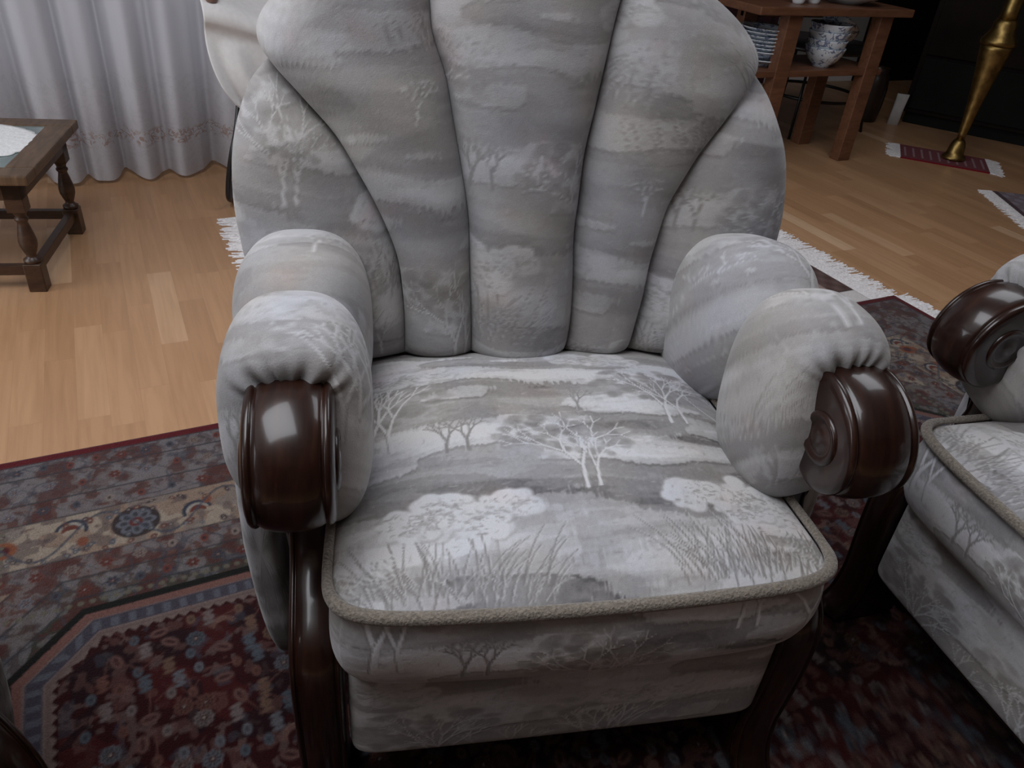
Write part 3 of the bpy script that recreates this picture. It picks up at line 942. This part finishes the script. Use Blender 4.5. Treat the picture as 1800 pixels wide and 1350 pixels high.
BX0, BX1, BY0, BY1 = .375, 2.275, 1.606, 2.98
def brown_cols(x, y):
    d = np.minimum(np.minimum(x - BX0, BX1 - x), np.minimum(y - BY0, BY1 - y))
    c = np.zeros((len(x), 3)) + np.array((.085, .048, .04))
    c += (.03 * np.sin(x * 90) * np.sin(y * 80))[:, None] * np.array((1, .8, .7))
    c[(d > .10) & (d < .14)] = (.28, .20, .17); c[(d > .22) & (d < .25)] = (.05, .02, .03)
    e = np.minimum(y - BY0, BY1 - y); c[e < .075] = (.60, .57, .56); c[(e >= .075) & (e < .082)] = (.03, .02, .02)
    return np.clip(c, .004, 1)
rugb = thing('rug', 'brown rug with white fringed ends mostly hidden behind the armchair', 'rug', (0, 0, 0))
rug_mesh('pile', axis((BX0, BX1, .0065)), axis((BY0, BY1, .0065)), .008, brown_cols, rugb, M_rug)
fringe('fringe', (BX1 - .002, BY0 + .004), (BX1 - .002, BY1), (1, 0), .155, .001, 300, rugb, seed=5)
fringe('fringe', (BX0 + .002, BY0 + .5), (BX0 + .002, BY1 - .1), (-1, .1), .10, .001, 70, rugb, seed=6)

def mat_rug(label, centre, rz, lx, ly, cols, name, fl, seed, n):
    root = thing(name, label, 'rug', (centre[0], centre[1], 0), rz)
    rug_mesh('pile', axis((-lx / 2, lx / 2, .005)), axis((-ly / 2, ly / 2, .005)), .007, cols, root, M_rug)
    fringe('fringe', (lx / 2 - .002, -ly / 2), (lx / 2 - .002, ly / 2), (1, 0), fl, .001, n, root, seed=seed)
    fringe('fringe', (-lx / 2 + .002, -ly / 2), (-lx / 2 + .002, ly / 2), (-1, 0), fl, .001, n, root, seed=seed + 1)
    return root
def kilim_cols(x, y):
    c = np.zeros((len(x), 3)) + np.array((.13, .008, .018))
    s = np.abs(((x / .045) % 1) - .5) < .10
    c[s & (np.abs(y) < .10)] = (.26, .16, .17)
    c[np.abs(y) > .12] = (.15, .006, .014)
    return c
mat_rug('small dark red mat with white fringed ends under the brass floor lamp', (4.175, 2.83), math.radians(-48), .46, .30, kilim_cols, 'mat', .075, 21, 40)
def mauve_cols(x, y):
    d = .32 - np.abs(y); c = np.zeros((len(x), 3)) + np.array((.16, .12, .14))
    k = (np.sin(x * 70) * np.sin(y * 60)) > .2; c[k] = (.22, .19, .22)
    c[np.abs(x) > .57] = (.05, .02, .03)
    return c
mat_rug('mauve patterned rug with a thick white fringe, cut off by the right edge', (4.25, 1.72), math.radians(-32), 1.2, .72, mauve_cols, 'rug', .075, 31, 90)

# ------------------------------------------------------------------ room
ZC = 2.5
def wall_with_hole(name, x0, x1, y, hole, t=.15):
    """wall in the xz plane at y..y+t; hole (hx0,hx1,hz0,hz1) or None"""
    bm = bmesh.new()
    if hole is None: box(bm, (x0, y, 0), (x1, y + t, ZC))
    else:
        a, b, c, d = hole
        box(bm, (x0, y, 0), (a, y + t, ZC)); box(bm, (b, y, 0), (x1, y + t, ZC))
        box(bm, (a, y, 0), (b, y + t, c)); box(bm, (a, y, d), (b, y + t, ZC))
    return struct(bm_obj(name, bm, M_white, None, False))
struct(box_obj('floor', (-3.2, -3.2, -.1), (6.4, 4.9, 0), M_floor))
def ceiling():
    """ceiling with a roof light, a second opening added for fill, and their frames"""
    z1 = ZC + .15; bm = bmesh.new()
    holes = [(-1.35, .25, -.15, 1.65), (1.5, 2.9, .55, 2.15)]  # second opening is added, to let fill onto the right-hand floor
    box(bm, (-3.2, -3.2, ZC), (-1.35, 4.9, z1)); box(bm, (.25, -3.2, ZC), (1.5, 4.9, z1)); box(bm, (2.9, -3.2, ZC), (6.4, 4.9, z1))
    for a, b, c, d in holes:
        box(bm, (a, -3.2, ZC), (b, c, z1)); box(bm, (a, d, ZC), (b, 4.9, z1))
    struct(bm_obj('ceiling', bm, M_ceil, None, False))
    for k, (a, b, c, d) in enumerate(holes):
        bm = bmesh.new(); w = .05
        for lo, hi in (((a, c, ZC + .08), (a + w, d, z1)), ((b - w, c, ZC + .08), (b, d, z1)), ((a, c, ZC + .08), (b, c + w, z1)), ((a, d - w, ZC + .08), (b, d, z1))): box(bm, lo, hi)
        struct(bm_obj('window_%d' % (3 + k), bm, M_base, None, False))  # the second frame surrounds the added fill opening
ceiling()
wall_with_hole('wall_back', -3.05, 2.4, 3.62, (-2.4, 1.9, .35, 2.25))
struct(box_obj('wall_jog', (2.4, 3.62, 0), (2.55, 4.75, ZC), M_white))
struct(box_obj('wall_rear', (2.55, 4.60, 0), (6.3, 4.75, ZC), M_white))
struct(box_obj('wall_right', (6.15, -3.05, 0), (6.3, 4.6, ZC), M_white))
M_dkwall = plain('bounce_cutting_dark', (.06, .045, .04), .7, nscale=5)  # invented dark tone for the unseen front wall, to cut bounced light
struct(box_obj('wall_front', (-3.05, -3.2, 0), (6.3, -3.05, ZC), M_dkwall))
def wall_left():
    bm = bmesh.new(); x0, x1 = -3.2, -3.05
    a, b, c, d = .3, 3.0, .5, 2.2
    box(bm, (x0, -3.05, 0), (x1, a, ZC)); box(bm, (x0, b, 0), (x1, 3.77, ZC)); box(bm, (x0, a, 0), (x1, b, c)); box(bm, (x0, a, d), (x1, b, ZC))
    struct(bm_obj('wall_left', bm, M_white, None, False))
wall_left()
struct(box_obj('baseboard_rear', (2.55, 4.578, 0), (5.28, 4.60, .085), M_base, bev=.004))
def standin_dark_door():
    d = struct(box_obj('standin_door', (5.30, 4.545, 0), (6.14, 4.60, 2.05), M_darkfurn))  # made-up door, standing in for a dark brown stretch of wall
    box_obj('standin_panel', (5.40, 4.53, .15), (6.04, 4.546, .95), M_darkfurn, d, .005)
    bm = bmesh.new(); tube(bm, [(5.37, 4.545, 1.02), (5.37, 4.50, 1.02), (5.47, 4.495, 1.02)], .009, 8); bm_obj('standin_handle', bm, M_brass, d)
standin_dark_door()
def window(name, lo, hi, ax):
    bm = bmesh.new(); w = .06
    (x0, y0, z0), (x1, y1, z1) = lo, hi
    if ax == 'x':
        xm = (x0 + x1) / 2
        for q in ((x0, x0 + w), (xm - w / 2, xm + w / 2), (x1 - w, x1)): box(bm, (q[0], y0, z0), (q[1], y1, z1))
        for q in ((z0, z0 + w), (z1 - w, z1)): box(bm, (x0, y0, q[0]), (x1, y1, q[1]))
    else:
        ym = (y0 + y1) / 2
        for q in ((y0, y0 + w), (ym - w / 2, ym + w / 2), (y1 - w, y1)): box(bm, (x0, q[0], z0), (x1, q[1], z1))
        for q in ((z0, z0 + w), (z1 - w, z1)): box(bm, (x0, y0, q[0]), (x1, y1, q[1]))
    struct(bm_obj(name, bm, M_base, None, False))
window('window_1', (-2.4, 3.67, .35), (1.9, 3.73, 2.25), 'x')
window('window_2', (-3.15, .3, .5), (-3.09, 3.0, 2.2), 'y')

# sheer curtain, folds gathered along the back window, scalloped where the folds meet the floor
def curtain():
    xs = axis((-2.6, -.75, .02), (-.75, .75, .006), (.75, 2.2, .02))
    zs = axis((.004, .02, .008), (.02, .30, .006), (.30, .9, .02), (.9, 2.42, .08))
    X, Z = np.meshgrid(xs, zs, indexing='ij')
    k = np.clip(1 - Z / 2.6, 0, 1)
    ph = X * 36 + 1.1 * np.sin(X * 7.0) + .8 * np.sin(X * 3.1 + 1)
    sn = np.sin(ph); fold = np.sign(sn) * np.abs(sn) ** .8 * .046 + np.sin(ph * .5 + 2) * .026 + .010 * np.sin(ph * 2.3)
    Y = 3.385 + fold * (.55 + .45 * k) + .012 * np.sin(Z * 3 + X * 4) + .03 * k ** 3 * np.sin(ph * .5)
    Xd = X + .012 * np.cos(ph) + .03 * np.sin(Z * 1.4) * np.sin(X * 2)
    hem = .010 + .012 * (1 + np.sin(ph)) * .5
    Zd = Z + hem * np.clip(1 - Z / .25, 0, 1)
    o = np_mesh('curtain', np.stack([Xd, Y, Zd], -1).reshape(-1, 3), grid_faces(*X.shape), M_curt)
    tag(o, 'long white sheer curtain with a brown embroidered vine above its scalloped hem', 'curtain')
    return o
cur = curtain()
bm = bmesh.new(); tube(bm, [(-2.7, 3.385, 2.44), (2.3, 3.385, 2.44)], .014, 10)
tag(bm_obj('curtain_rod', bm, M_base, None), 'white rod across the window, over the sheer curtain', 'curtain rod')

# maroon hanging at the rear wall
def maroon():
    xs = np.linspace(2.75, 4.30, 160); zs = np.linspace(.02, 2.3, 30)
    X, Z = np.meshgrid(xs, zs, indexing='ij')
    Y = 4.50 + .035 * np.sin(X * 40 + np.sin(X * 9))
    o = np_mesh('curtain', np.stack([X, Y, Z], -1).reshape(-1, 3), grid_faces(*X.shape), M_maroon)
    tag(o, 'dark maroon cloth hanging on the rear wall behind the plate stack', 'curtain')
maroon()

# ------------------------------------------------------------------ side table with lace doily
def side_table():
    zt = .365; rz = math.radians(-14)
    corner = np.array((-.235, 2.39))          # front right top corner
    root = thing('side_table', 'low carved oak side table with turned legs and grey-green glass top', 'side table', (corner[0], corner[1], 0), rz)
    # local: +y back, -x left
    W_, D_ = .78, .555
    bm = bmesh.new()
    fw = .075
    for lo, hi in (((-W_, 0, zt - .028), (0, fw, zt)), ((-W_, D_ - fw, zt - .028), (0, D_, zt)), ((-W_, fw, zt - .028), (-W_ + fw, D_ - fw, zt)), ((-fw, fw, zt - .028), (0, D_ - fw, zt))):
        box(bm, lo, hi, .005)
    top = bm_obj('table_top', bm, M_oak, root, False)
    g = box_obj('glass_inset', (-W_ + fw - .002, fw - .002, zt - .020), (-fw + .002, D_ - fw + .002, zt - .004), M_glassin, root); g['label'] = 'grey-green glass inset of the top'
    bm = bmesh.new()
    i0 = .038; ah = .055
    for lo, hi in (((-W_ + i0, i0, zt - .028 - ah), (-i0, i0 + .02, zt - .028)), ((-W_ + i0, D_ - i0 - .02, zt - .028 - ah), (-i0, D_ - i0, zt - .028)),
                   ((-W_ + i0, i0, zt - .028 - ah), (-W_ + i0 + .02, D_ - i0, zt - .028)), ((-i0 - .02, i0, zt - .028 - ah), (-i0, D_ - i0, zt - .028))):
        box(bm, lo, hi, .002)
    bm_obj('apron', bm, M_oakd, root, False)
    h = .024
    for cx in (-i0 - h, -W_ + i0 + h):
        for cy in (i0 + h, D_ - i0 - h):
            bm = bmesh.new()
            box(bm, (cx - h, cy - h, zt - .12), (cx + h, cy + h, zt - .028), .002)
            box(bm, (cx - h, cy - h, 0), (cx + h, cy + h, .088), .003)
            lathe(bm, [(.020, .086), (.024, .092), (.024, .098), (.015, .104), (.013, .110), (.017, .120), (.0235, .140), (.0245, .155), (.022, .172), (.017, .195), (.0145, .205), (.0135, .212), (.018, .218), (.018, .223), (.014, .228), (.016, .236), (.021, .246), (.022, .250)],
                  Matrix.Translation((cx, cy, 0)), 20)
            bm_obj('leg', bm, M_oakd, root, True)
    for nm, lo, hi in (('stretcher', (-W_ + i0 + .012, i0 + .012, .050), (-i0 - .012, i0 + .034, .080)), ('stretcher', (-W_ + i0 + .012, D_ - i0 - .034, .050), (-i0 - .012, D_ - i0 - .012, .080)),
                       ('stretcher', (-i0 - .036, i0 + .012, .050), (-i0 - .012, D_ - i0 - .012, .080)), ('stretcher', (-W_ + i0 + .012, i0 + .012, .050), (-W_ + i0 + .036, D_ - i0 - .012, .080))):
        box_obj(nm, lo, hi, M_oakd, root, .002)
    for o in [c for c in root.children if c.name.startswith('leg')]:
        for p in o.data.polygons: p.use_smooth = p.area < .0004
    # doily: scalloped lace disc
    NR, NA = 26, 288
    rr = np.linspace(0, 1, NR); th = np.linspace(0, 2 * PI, NA, endpoint=False)
    Rr, T = np.meshgrid(rr, th, indexing='ij')
    edge = 1 + .035 * np.abs(np.sin(T * 13)) * Rr ** 6
    X = .245 * Rr * edge * np.cos(T); Y = .195 * Rr * edge * np.sin(T)
    Z = .0022 + .0012 * np.sin(Rr * 40) * np.cos(T * 26) * Rr + .0006 * np.sin(Rr * 70)
    V = np.stack([X, Y, Z], -1).reshape(-1, 3)
    V2 = V.copy(); V2[:, 2] = 0
    n = NR * NA; last = (NR - 1) * NA + np.arange(NA)
    F = np.concatenate([grid_faces(NR, NA, False, True), grid_faces(NR, NA, False, True, True) + n, np.stack([last, last + n, np.roll(last, -1) + n, np.roll(last, -1)], -1)])
    c, s = math.cos(rz), math.sin(rz)
    lx, ly = -.30, .30
    d = np_mesh('doily', np.r_[V, V2], F, M_doily, None, loc=(corner[0] + lx * c - ly * s, corner[1] + lx * s + ly * c, zt - .0035))
    d.rotation_euler = (0, 0, rz)
    tag(d, 'white scalloped lace doily lying on the glass top of the oak side table', 'doily')
side_table()

# ------------------------------------------------------------------ cloth-draped chair behind the armchair
def draped():
    root = thing('side_chair', 'black bent-metal chair hidden under a white cloth behind the armchair', 'chair', (.66, 2.98, 0))
    for s in (-1, 1):
        bm = bmesh.new()
        x = s * .235
        pts = catmull([(s * .235, .03, .46), (s * .24, .0, .40), (s * .265, -.03, .30), (s * .292, -.045, .22), (s * .312, -.04, .13), (s * .318, -.02, .05), (s * .29, .08, .012), (s * .27, .24, .012)], 8, False)
        tube(bm, [tuple(p) for p in pts], .010, 10)
        bm_obj('leg', bm, M_black, root)
        bm = bmesh.new(); tube(bm, [(x, -.03, .60), (x, .24, .60)], .016, 10)
        bm_obj('arm_rail', bm, M_black, root)
    bm = bmesh.new(); tube(bm, [tuple(p) for p in catmull([(-.19, .24, .012), (-.19, .26, .5), (-.18, .25, .57), (0, .25, .60), (.18, .25, .57), (.19, .25, .45), (.19, .24, .012)], 8, False)], .012, 10)
    bm_obj('back_frame', bm, M_black, root)
    box_obj('seat', (-.27, -.02, .42), (.27, .26, .46), M_black, root, .015)
    bm = bmesh.new(); lathe(bm, [(0, -.02), (.018, -.012), (.022, 0), (.018, .012), (0, .02)], Matrix.Translation((-.30, -.06, .735)), 16)
    k = bm_obj('arm_knob', bm, M_brown, root); k['label'] = 'pinkish brown knob'
    # the cloth: rolled fold over the front edge then a hanging swag
    ns, nt = 130, 110
    s = np.linspace(0, 1, ns); t = np.linspace(0, 1, nt)
    S_, T = np.meshgrid(s, t, indexing='ij')
    # cross path (y,z): from the top at the back, over a padded front roll, then down
    path = np.array([(.26, .79), (.18, .76), (.08, .745), (.0, .742), (-.055, .728), (-.085, .700), (-.088, .672), (-.070, .648), (-.064, .625), (-.072, .56), (-.080, .48), (-.084, .41), (-.082, .345)])
    pp = resample(path, t)
    Y = pp[:, 0][None] + 0 * S_; Z = pp[:, 1][None] + 0 * S_
    hang = np.clip((T - .62) / .38, 0, 1)
    X = -.335 + .69 * S_
    X = X + hang * (.075 * (1 - S_) * hang - .05 * S_ * hang)
    Z = Z + hang * (.10 * (np.abs(2 * S_ - 1)) ** 3 * 0 - .05 * (1 - (2 * S_ - 1) ** 2) + .06 * (1 - S_) ** 4 * hang)
    # swag creases radiating from the corner, a deep fold beside the left edge
    cr = np.exp(-((S_ - .13 - .10 * hang) / .045) ** 2) - .8 * np.exp(-((S_ - .05 - .03 * hang) / .03) ** 2) + .6 * np.exp(-((S_ - .30 - .26 * hang) / .05) ** 2)
    Y = Y - hang ** .6 * (.028 * cr + .016 * np.sin(S_ * 13 + hang * 3) - .018 * np.sin(PI * S_))
    Z = Z + (1 - np.clip(T / .62, 0, 1)) * .008 * np.sin(S_ * 9) - .022 * np.clip(1 - np.abs(T - .35) / .3, 0, 1) * S_ 
    Z = Z - .16 * np.clip(S_, 0, .55) * np.clip(T / .4, 0, 1)
    rollm = np.exp(-((T - .44) / .10) ** 2)
    Y -= rollm * (.010 * np.sin(S_ * 6 + 1)); Z += rollm * .006 * np.sin(S_ * 17)
    o = np_mesh('white_cloth', np.stack([X, Y, Z], -1).reshape(-1, 3), grid_faces(ns, nt, flip=True), M_cloth, None, loc=(.66, 2.98, 0))
    m = o.modifiers.new('thick', 'SOLIDIFY'); m.thickness = .006; m.offset = -1
    tag(o, 'white cloth draped over the black chair, hanging in a swag beside the curtain', 'cloth')
draped()

# ------------------------------------------------------------------ console table with crockery
def console():
    root = thing('console_table', 'reddish wooden open console table with a lower shelf holding crockery', 'table', (2.66, 2.90, 0))
    L_ = .98; D_ = .42
    box_obj('table_top', (0, 0, .712), (L_, D_, .748), M_cherry, root, .006)
    box_obj('shelf', (.05, .035, .437), (L_ - .06, D_ - .03, .467), M_cherry, root, .004)
    for x in (.205, .80):
        for y in (.03, D_ - .09):
            bm = bmesh.new()
            box(bm, (x, y, 0), (x + .085, y + .06, .712), .004)
            bm_obj('leg', bm, M_cherry, root, False)
    box_obj('apron', (.205, D_ - .08, .655), (.885, D_ - .055, .712), M_cherry, root, .003)
    return root
def plate(z, x, y, r, first=None):
    pass
console()
SH = .467
plate0 = None
px, py = 2.905, 3.10
for k in range(8):
    lab = ['lowest deep blue and white plate standing on the console shelf, bottom of its stack'] + \
          ['blue and white plate in the shelf stack, %s' % w for w in ('second from the bottom', 'third from the bottom', 'fourth from the bottom', 'fourth from the top', 'third from the top', 'just below the topmost')] + \
          ['topmost blue and white plate of the stack on the console shelf, its painted face open']
    if plate0 is None:
        bm = bmesh.new()
        lathe(bm, [(0, .003), (.06, .003), (.062, 0), (.066, 0), (.068, .004), (.098, .018), (.128, .029), (.131, .032), (.129, .034), (.10, .024), (.07, .010), (0, .008)], None, 48)
        o = bm_obj('plate', bm, M_porc, None); plate0 = o
    else:
        o = plate0.copy(); C.objects.link(o)
    o.location = (px + random.uniform(-.003, .003), py + random.uniform(-.003, .003), SH + .020 + .0165 * k if k else SH)
    o.rotation_euler = (0, 0, k * 1.3)
    tag(o, lab[k], 'plate', 'plates stacked on the console shelf')
bowl0 = None
bx, by = 3.235, 3.02
blabs = ['bottom blue and white bowl of the nested bowls, standing on the console shelf', 'second bowl from the bottom in the nested blue and white bowls',
         'third bowl from the bottom in the nested blue and white bowls', 'topmost upright bowl of the nested blue and white bowls with dark inside']
for k in range(4):
    if bowl0 is None:
        bm = bmesh.new()
        lathe(bm, [(0, .006), (.036, .006), (.038, 0), (.044, 0), (.045, .010), (.072, .032), (.090, .062), (.098, .088), (.099, .092), (.096, .092), (.086, .062), (.066, .034), (.035, .016), (0, .014)], None, 48)
        o = bm_obj('bowl', bm, M_porc, None); bowl0 = o
    else:
        o = bowl0.copy(); C.objects.link(o)
    o.location = (bx, by, SH + .036 * k); o.rotation_euler = (0, 0, k * .9)
    tag(o, blabs[k], 'bowl', 'bowls on the console shelf')
o = bowl0.copy(); C.objects.link(o); o.location = (bx + .118, by + .085, SH + .098); o.rotation_euler = (0, math.radians(38), .3)
tag(o, 'tilted blue and white bowl leaning on the right of the nested bowls', 'bowl', 'bowls on the console shelf')
# crockery on the console top
bm = bmesh.new()
lathe(bm, [(0, .004), (.07, .004), (.075, 0), (.082, 0), (.10, .012), (.17, .040), (.176, .046), (.165, .042), (.10, .018), (0, .012)], None, 48)
o = bm_obj('serving_dish', bm, M_chino, None); o.location = (3.36, 3.09, .748); tag(o, 'wide white serving dish on the console top', 'dish')
cup0 = None
for k, (x, y, lb) in enumerate([(2.98, 3.02, 'white cup on the console top, nearer the corner'), (3.085, 3.03, 'white cup on the console top, between the other cup and the wide dish')]):
    if cup0 is None:
        cup0 = o = thing('cup', lb, 'cup', (x, y, .748), .4, 'cups on the console top')
        bm = bmesh.new(); lathe(bm, [(0, .004), (.02, .004), (.021, 0), (.025, 0), (.027, .008), (.036, .03), (.040, .062), (.038, .062), (.033, .03), (.02, .010), (0, .009)], None, 32)
        bm_obj('body', bm, M_chino, o)
        bm = bmesh.new(); tube(bm, [tuple(p) for p in catmull([(.034, 0, .052), (.052, 0, .052), (.058, 0, .036), (.048, 0, .020), (.031, 0, .018)], 6, False)], .0035, 8)
        bm_obj('handle', bm, M_chino, o)
    else:
        o = copy_tree(cup0); o.location = (x, y, .748); o.rotation_euler = (0, 0, 2.2); tag(o, lb, 'cup', 'cups on the console top')

# wire stool behind the console
def wire_stool():
    cx, cy = 3.80, 3.62
    root = thing('wire_stool', 'thin black wire stool standing behind the console table', 'stool', (cx, cy, 0))
    for dx, dy in ((-.32, -.29), (.30, -.25), (.12, .29), (-.30, .26)):
        bm = bmesh.new(); tube(bm, [(dx * .8, dy * .8, .45), (dx, dy, 0)], .008, 8); bm_obj('leg', bm, M_black, root)
    bm = bmesh.new(); tube(bm, [(.275 * math.cos(t), -.06 + .275 * math.sin(t), .20) for t in np.linspace(0, 2 * PI, 40, endpoint=False)], .009, 8, True)
    bm_obj('foot_ring', bm, M_black, root)
    bm = bmesh.new(); lathe(bm, [(0, .45), (.33, .45), (.34, .46), (.33, .475), (0, .48)], None, 36); bm_obj('seat', bm, M_black, root)
wire_stool()

# ------------------------------------------------------------------ brass floor lamp
def lamp():
    root = thing('floor_lamp', 'tall brass floor lamp with a tapering bulb-shaped stem on the red mat', 'lamp', (4.215, 2.80, .008))
    def lt(name, prof):
        bm = bmesh.new(); lathe(bm, prof, None, 36); return bm_obj(name, bm, M_brass, root)
    lt('base', [(0, 0), (.062, 0), (.064, .008), (.060, .020), (.046, .030), (.044, .045), (.040, .075), (.032, .098), (.022, .110), (0, .112)])
    lt('stem', [(0, .108), (.020, .108), (.022, .14), (.028, .22), (.036, .30), (.046, .38), (.058, .46), (.070, .53), (.077, .575), (.080, .60), (0, .60)])
    lt('collar', [(0, .598), (.084, .598), (.088, .610), (.086, .622), (.074, .640), (.062, .662), (.056, .68), (.057, .70), (.050, .712), (.046, .72), (0, .72)])
    lt('neck', [(0, .715), (.044, .715), (.040, .76), (.041, .85), (.036, .95), (.030, 1.15), (.024, 1.32), (0, 1.32)])
    bm = bmesh.new()
    lathe(bm, [(.10, 1.62), (.22, 1.32), (.222, 1.32), (.102, 1.622)], None, 36); bm_obj('lamp_shade', bm, M_cloth, root)
lamp()

# ------------------------------------------------------------------ dark cabinet across the corner, vase and pale bag
def cabinet():
    p0 = np.array((4.60, 3.52)); d = np.array((.53, -.85)); d /= np.linalg.norm(d)
    rz = math.atan2(d[1], d[0])
    root = thing('cabinet', 'large near-black cabinet standing in the corner behind the brass lamp', 'cabinet', (p0[0], p0[1], 0), rz)
    L_ = 1.9; D_ = .45
    box_obj('plinth', (.02, .03, 0), (L_ - .02, D_ - .02, .07), M_black2, root)
    box_obj('body', (0, 0, .07), (L_, D_, 1.25), M_darkfurn, root, .006)
    box_obj('top', (-.02, -.02, 1.25), (L_ + .02, D_, 1.29), M_darkfurn, root, .006)
    for k in range(2):
        x = .03 + k * (L_ - .04) / 2
        o = box_obj('door', (x, -.018, .42), (x + (L_ - .08) / 2, 0, 1.22), M_darkfurn, root, .004)
        o2 = box_obj('drawer', (x, -.018, .10), (x + (L_ - .08) / 2, 0, .40), M_black2, root, .004)
        for par, z in ((o, .85), (o2, .25)):
            bm = bmesh.new(); lathe(bm, [(0, 0), (.008, 0), (.009, .012), (.015, .018), (.013, .026), (0, .028)], Matrix.Translation((x + (.86 if k == 0 else .06), -.018, z)) @ Matrix.Rotation(PI / 2, 4, 'X'), 16)
            bm_obj('knob', bm, M_darkfurn, par)
cabinet()
bm = bmesh.new()
lathe(bm, [(0, 0), (.07, 0), (.085, .01), (.095, .10), (.098, .22), (.085, .30), (.07, .33), (.074, .36), (.068, .36), (.062, .33), (.08, .22), (0, .02)], None, 36)
o = bm_obj('floor_vase', bm, M_vase, None); o.location = (4.37, 3.60, 0); o.scale = (.85, .85, .9); tag(o, 'dark brown glazed floor vase between the console table and the cabinet', 'vase')
def paper_bag():
    bm = bmesh.new()
    ring = []
    for z, sx, sy in ((0, .055, .035), (.12, .052, .030), (.20, .056, .020), (.235, .058, .010)):
        r = []
        for k in range(20):
            t = 2 * PI * k / 20
            r.append(bm.verts.new((sx * np.sign(math.cos(t)) * abs(math.cos(t)) ** .5 + .012 * z * 5, sy * np.sign(math.sin(t)) * abs(math.sin(t)) ** .5 + .004 * math.sin(3 * t + z * 20), z)))
        ring.append(r)
    for a, b in zip(ring[:-1], ring[1:]):
        for k in range(20): bm.faces.new((a[k], a[(k + 1) % 20], b[(k + 1) % 20], b[k]))
    bm.faces.new(ring[0][::-1]); bm.faces.new(ring[-1])
    o = bm_obj('paper_bag', bm, M_paper, None); o.location = (4.50, 3.48, 0); o.rotation_euler = (0, 0, -.8); o.scale = (.62, .62, .8)
    tag(o, 'small pale paper bag on the floor at the near end of the dark cabinet', 'bag')
paper_bag()

# ------------------------------------------------------------------ light
W = bpy.data.worlds.new('sky'); bpy.context.scene.world = W; W.use_nodes = True
bg = W.node_tree.nodes['Background']; bg.inputs[0].default_value = (.80, .88, 1.0, 1); bg.inputs[1].default_value = .5
def area(name, loc, rot, sx, sy, power, col=(1, 1, 1)):
    l = bpy.data.lights.new(name, 'AREA'); l.shape = 'RECTANGLE'; l.size = sx; l.size_y = sy; l.energy = power; l.color = col
    o = bpy.data.objects.new(name, l); o.location = loc; o.rotation_euler = rot; link(o); return o
area('daylight_back_window', (-.25, 3.85, 1.35), (-PI / 2, 0, 0), 4.2, 1.9, 10, (.90, .94, 1.0))
area('daylight_left_window', (-3.3, 1.65, 1.4), (0, -PI / 2, 0), 1.7, 2.7, 68, (.92, .95, 1.0))
area('daylight_skylight', (-.55, .75, ZC + .20), (0, 0, 0), 1.5, 1.7, 50, (.93, .95, 1.0))
area('added_fill_skylight_east', (2.2, 1.35, ZC + .20), (0, 0, 0), 1.3, 1.5, 22, (.93, .95, 1.0))  # added source above the right side, brightens the floor there
sc = bpy.context.scene
sc.view_settings.view_transform = 'Standard'; sc.view_settings.look = 'None'; sc.view_settings.gamma = 1
sc.view_settings.use_curve_mapping = False
sc.view_settings.exposure = -0.1
sc.cycles.use_denoising = True
sc.cycles.max_bounces = 8; sc.cycles.diffuse_bounces = 5; sc.cycles.glossy_bounces = 4; sc.cycles.transmission_bounces = 6
sc.cycles.caustics_reflective = False; sc.cycles.caustics_refractive = False
sc.cycles.sample_clamp_indirect = 6
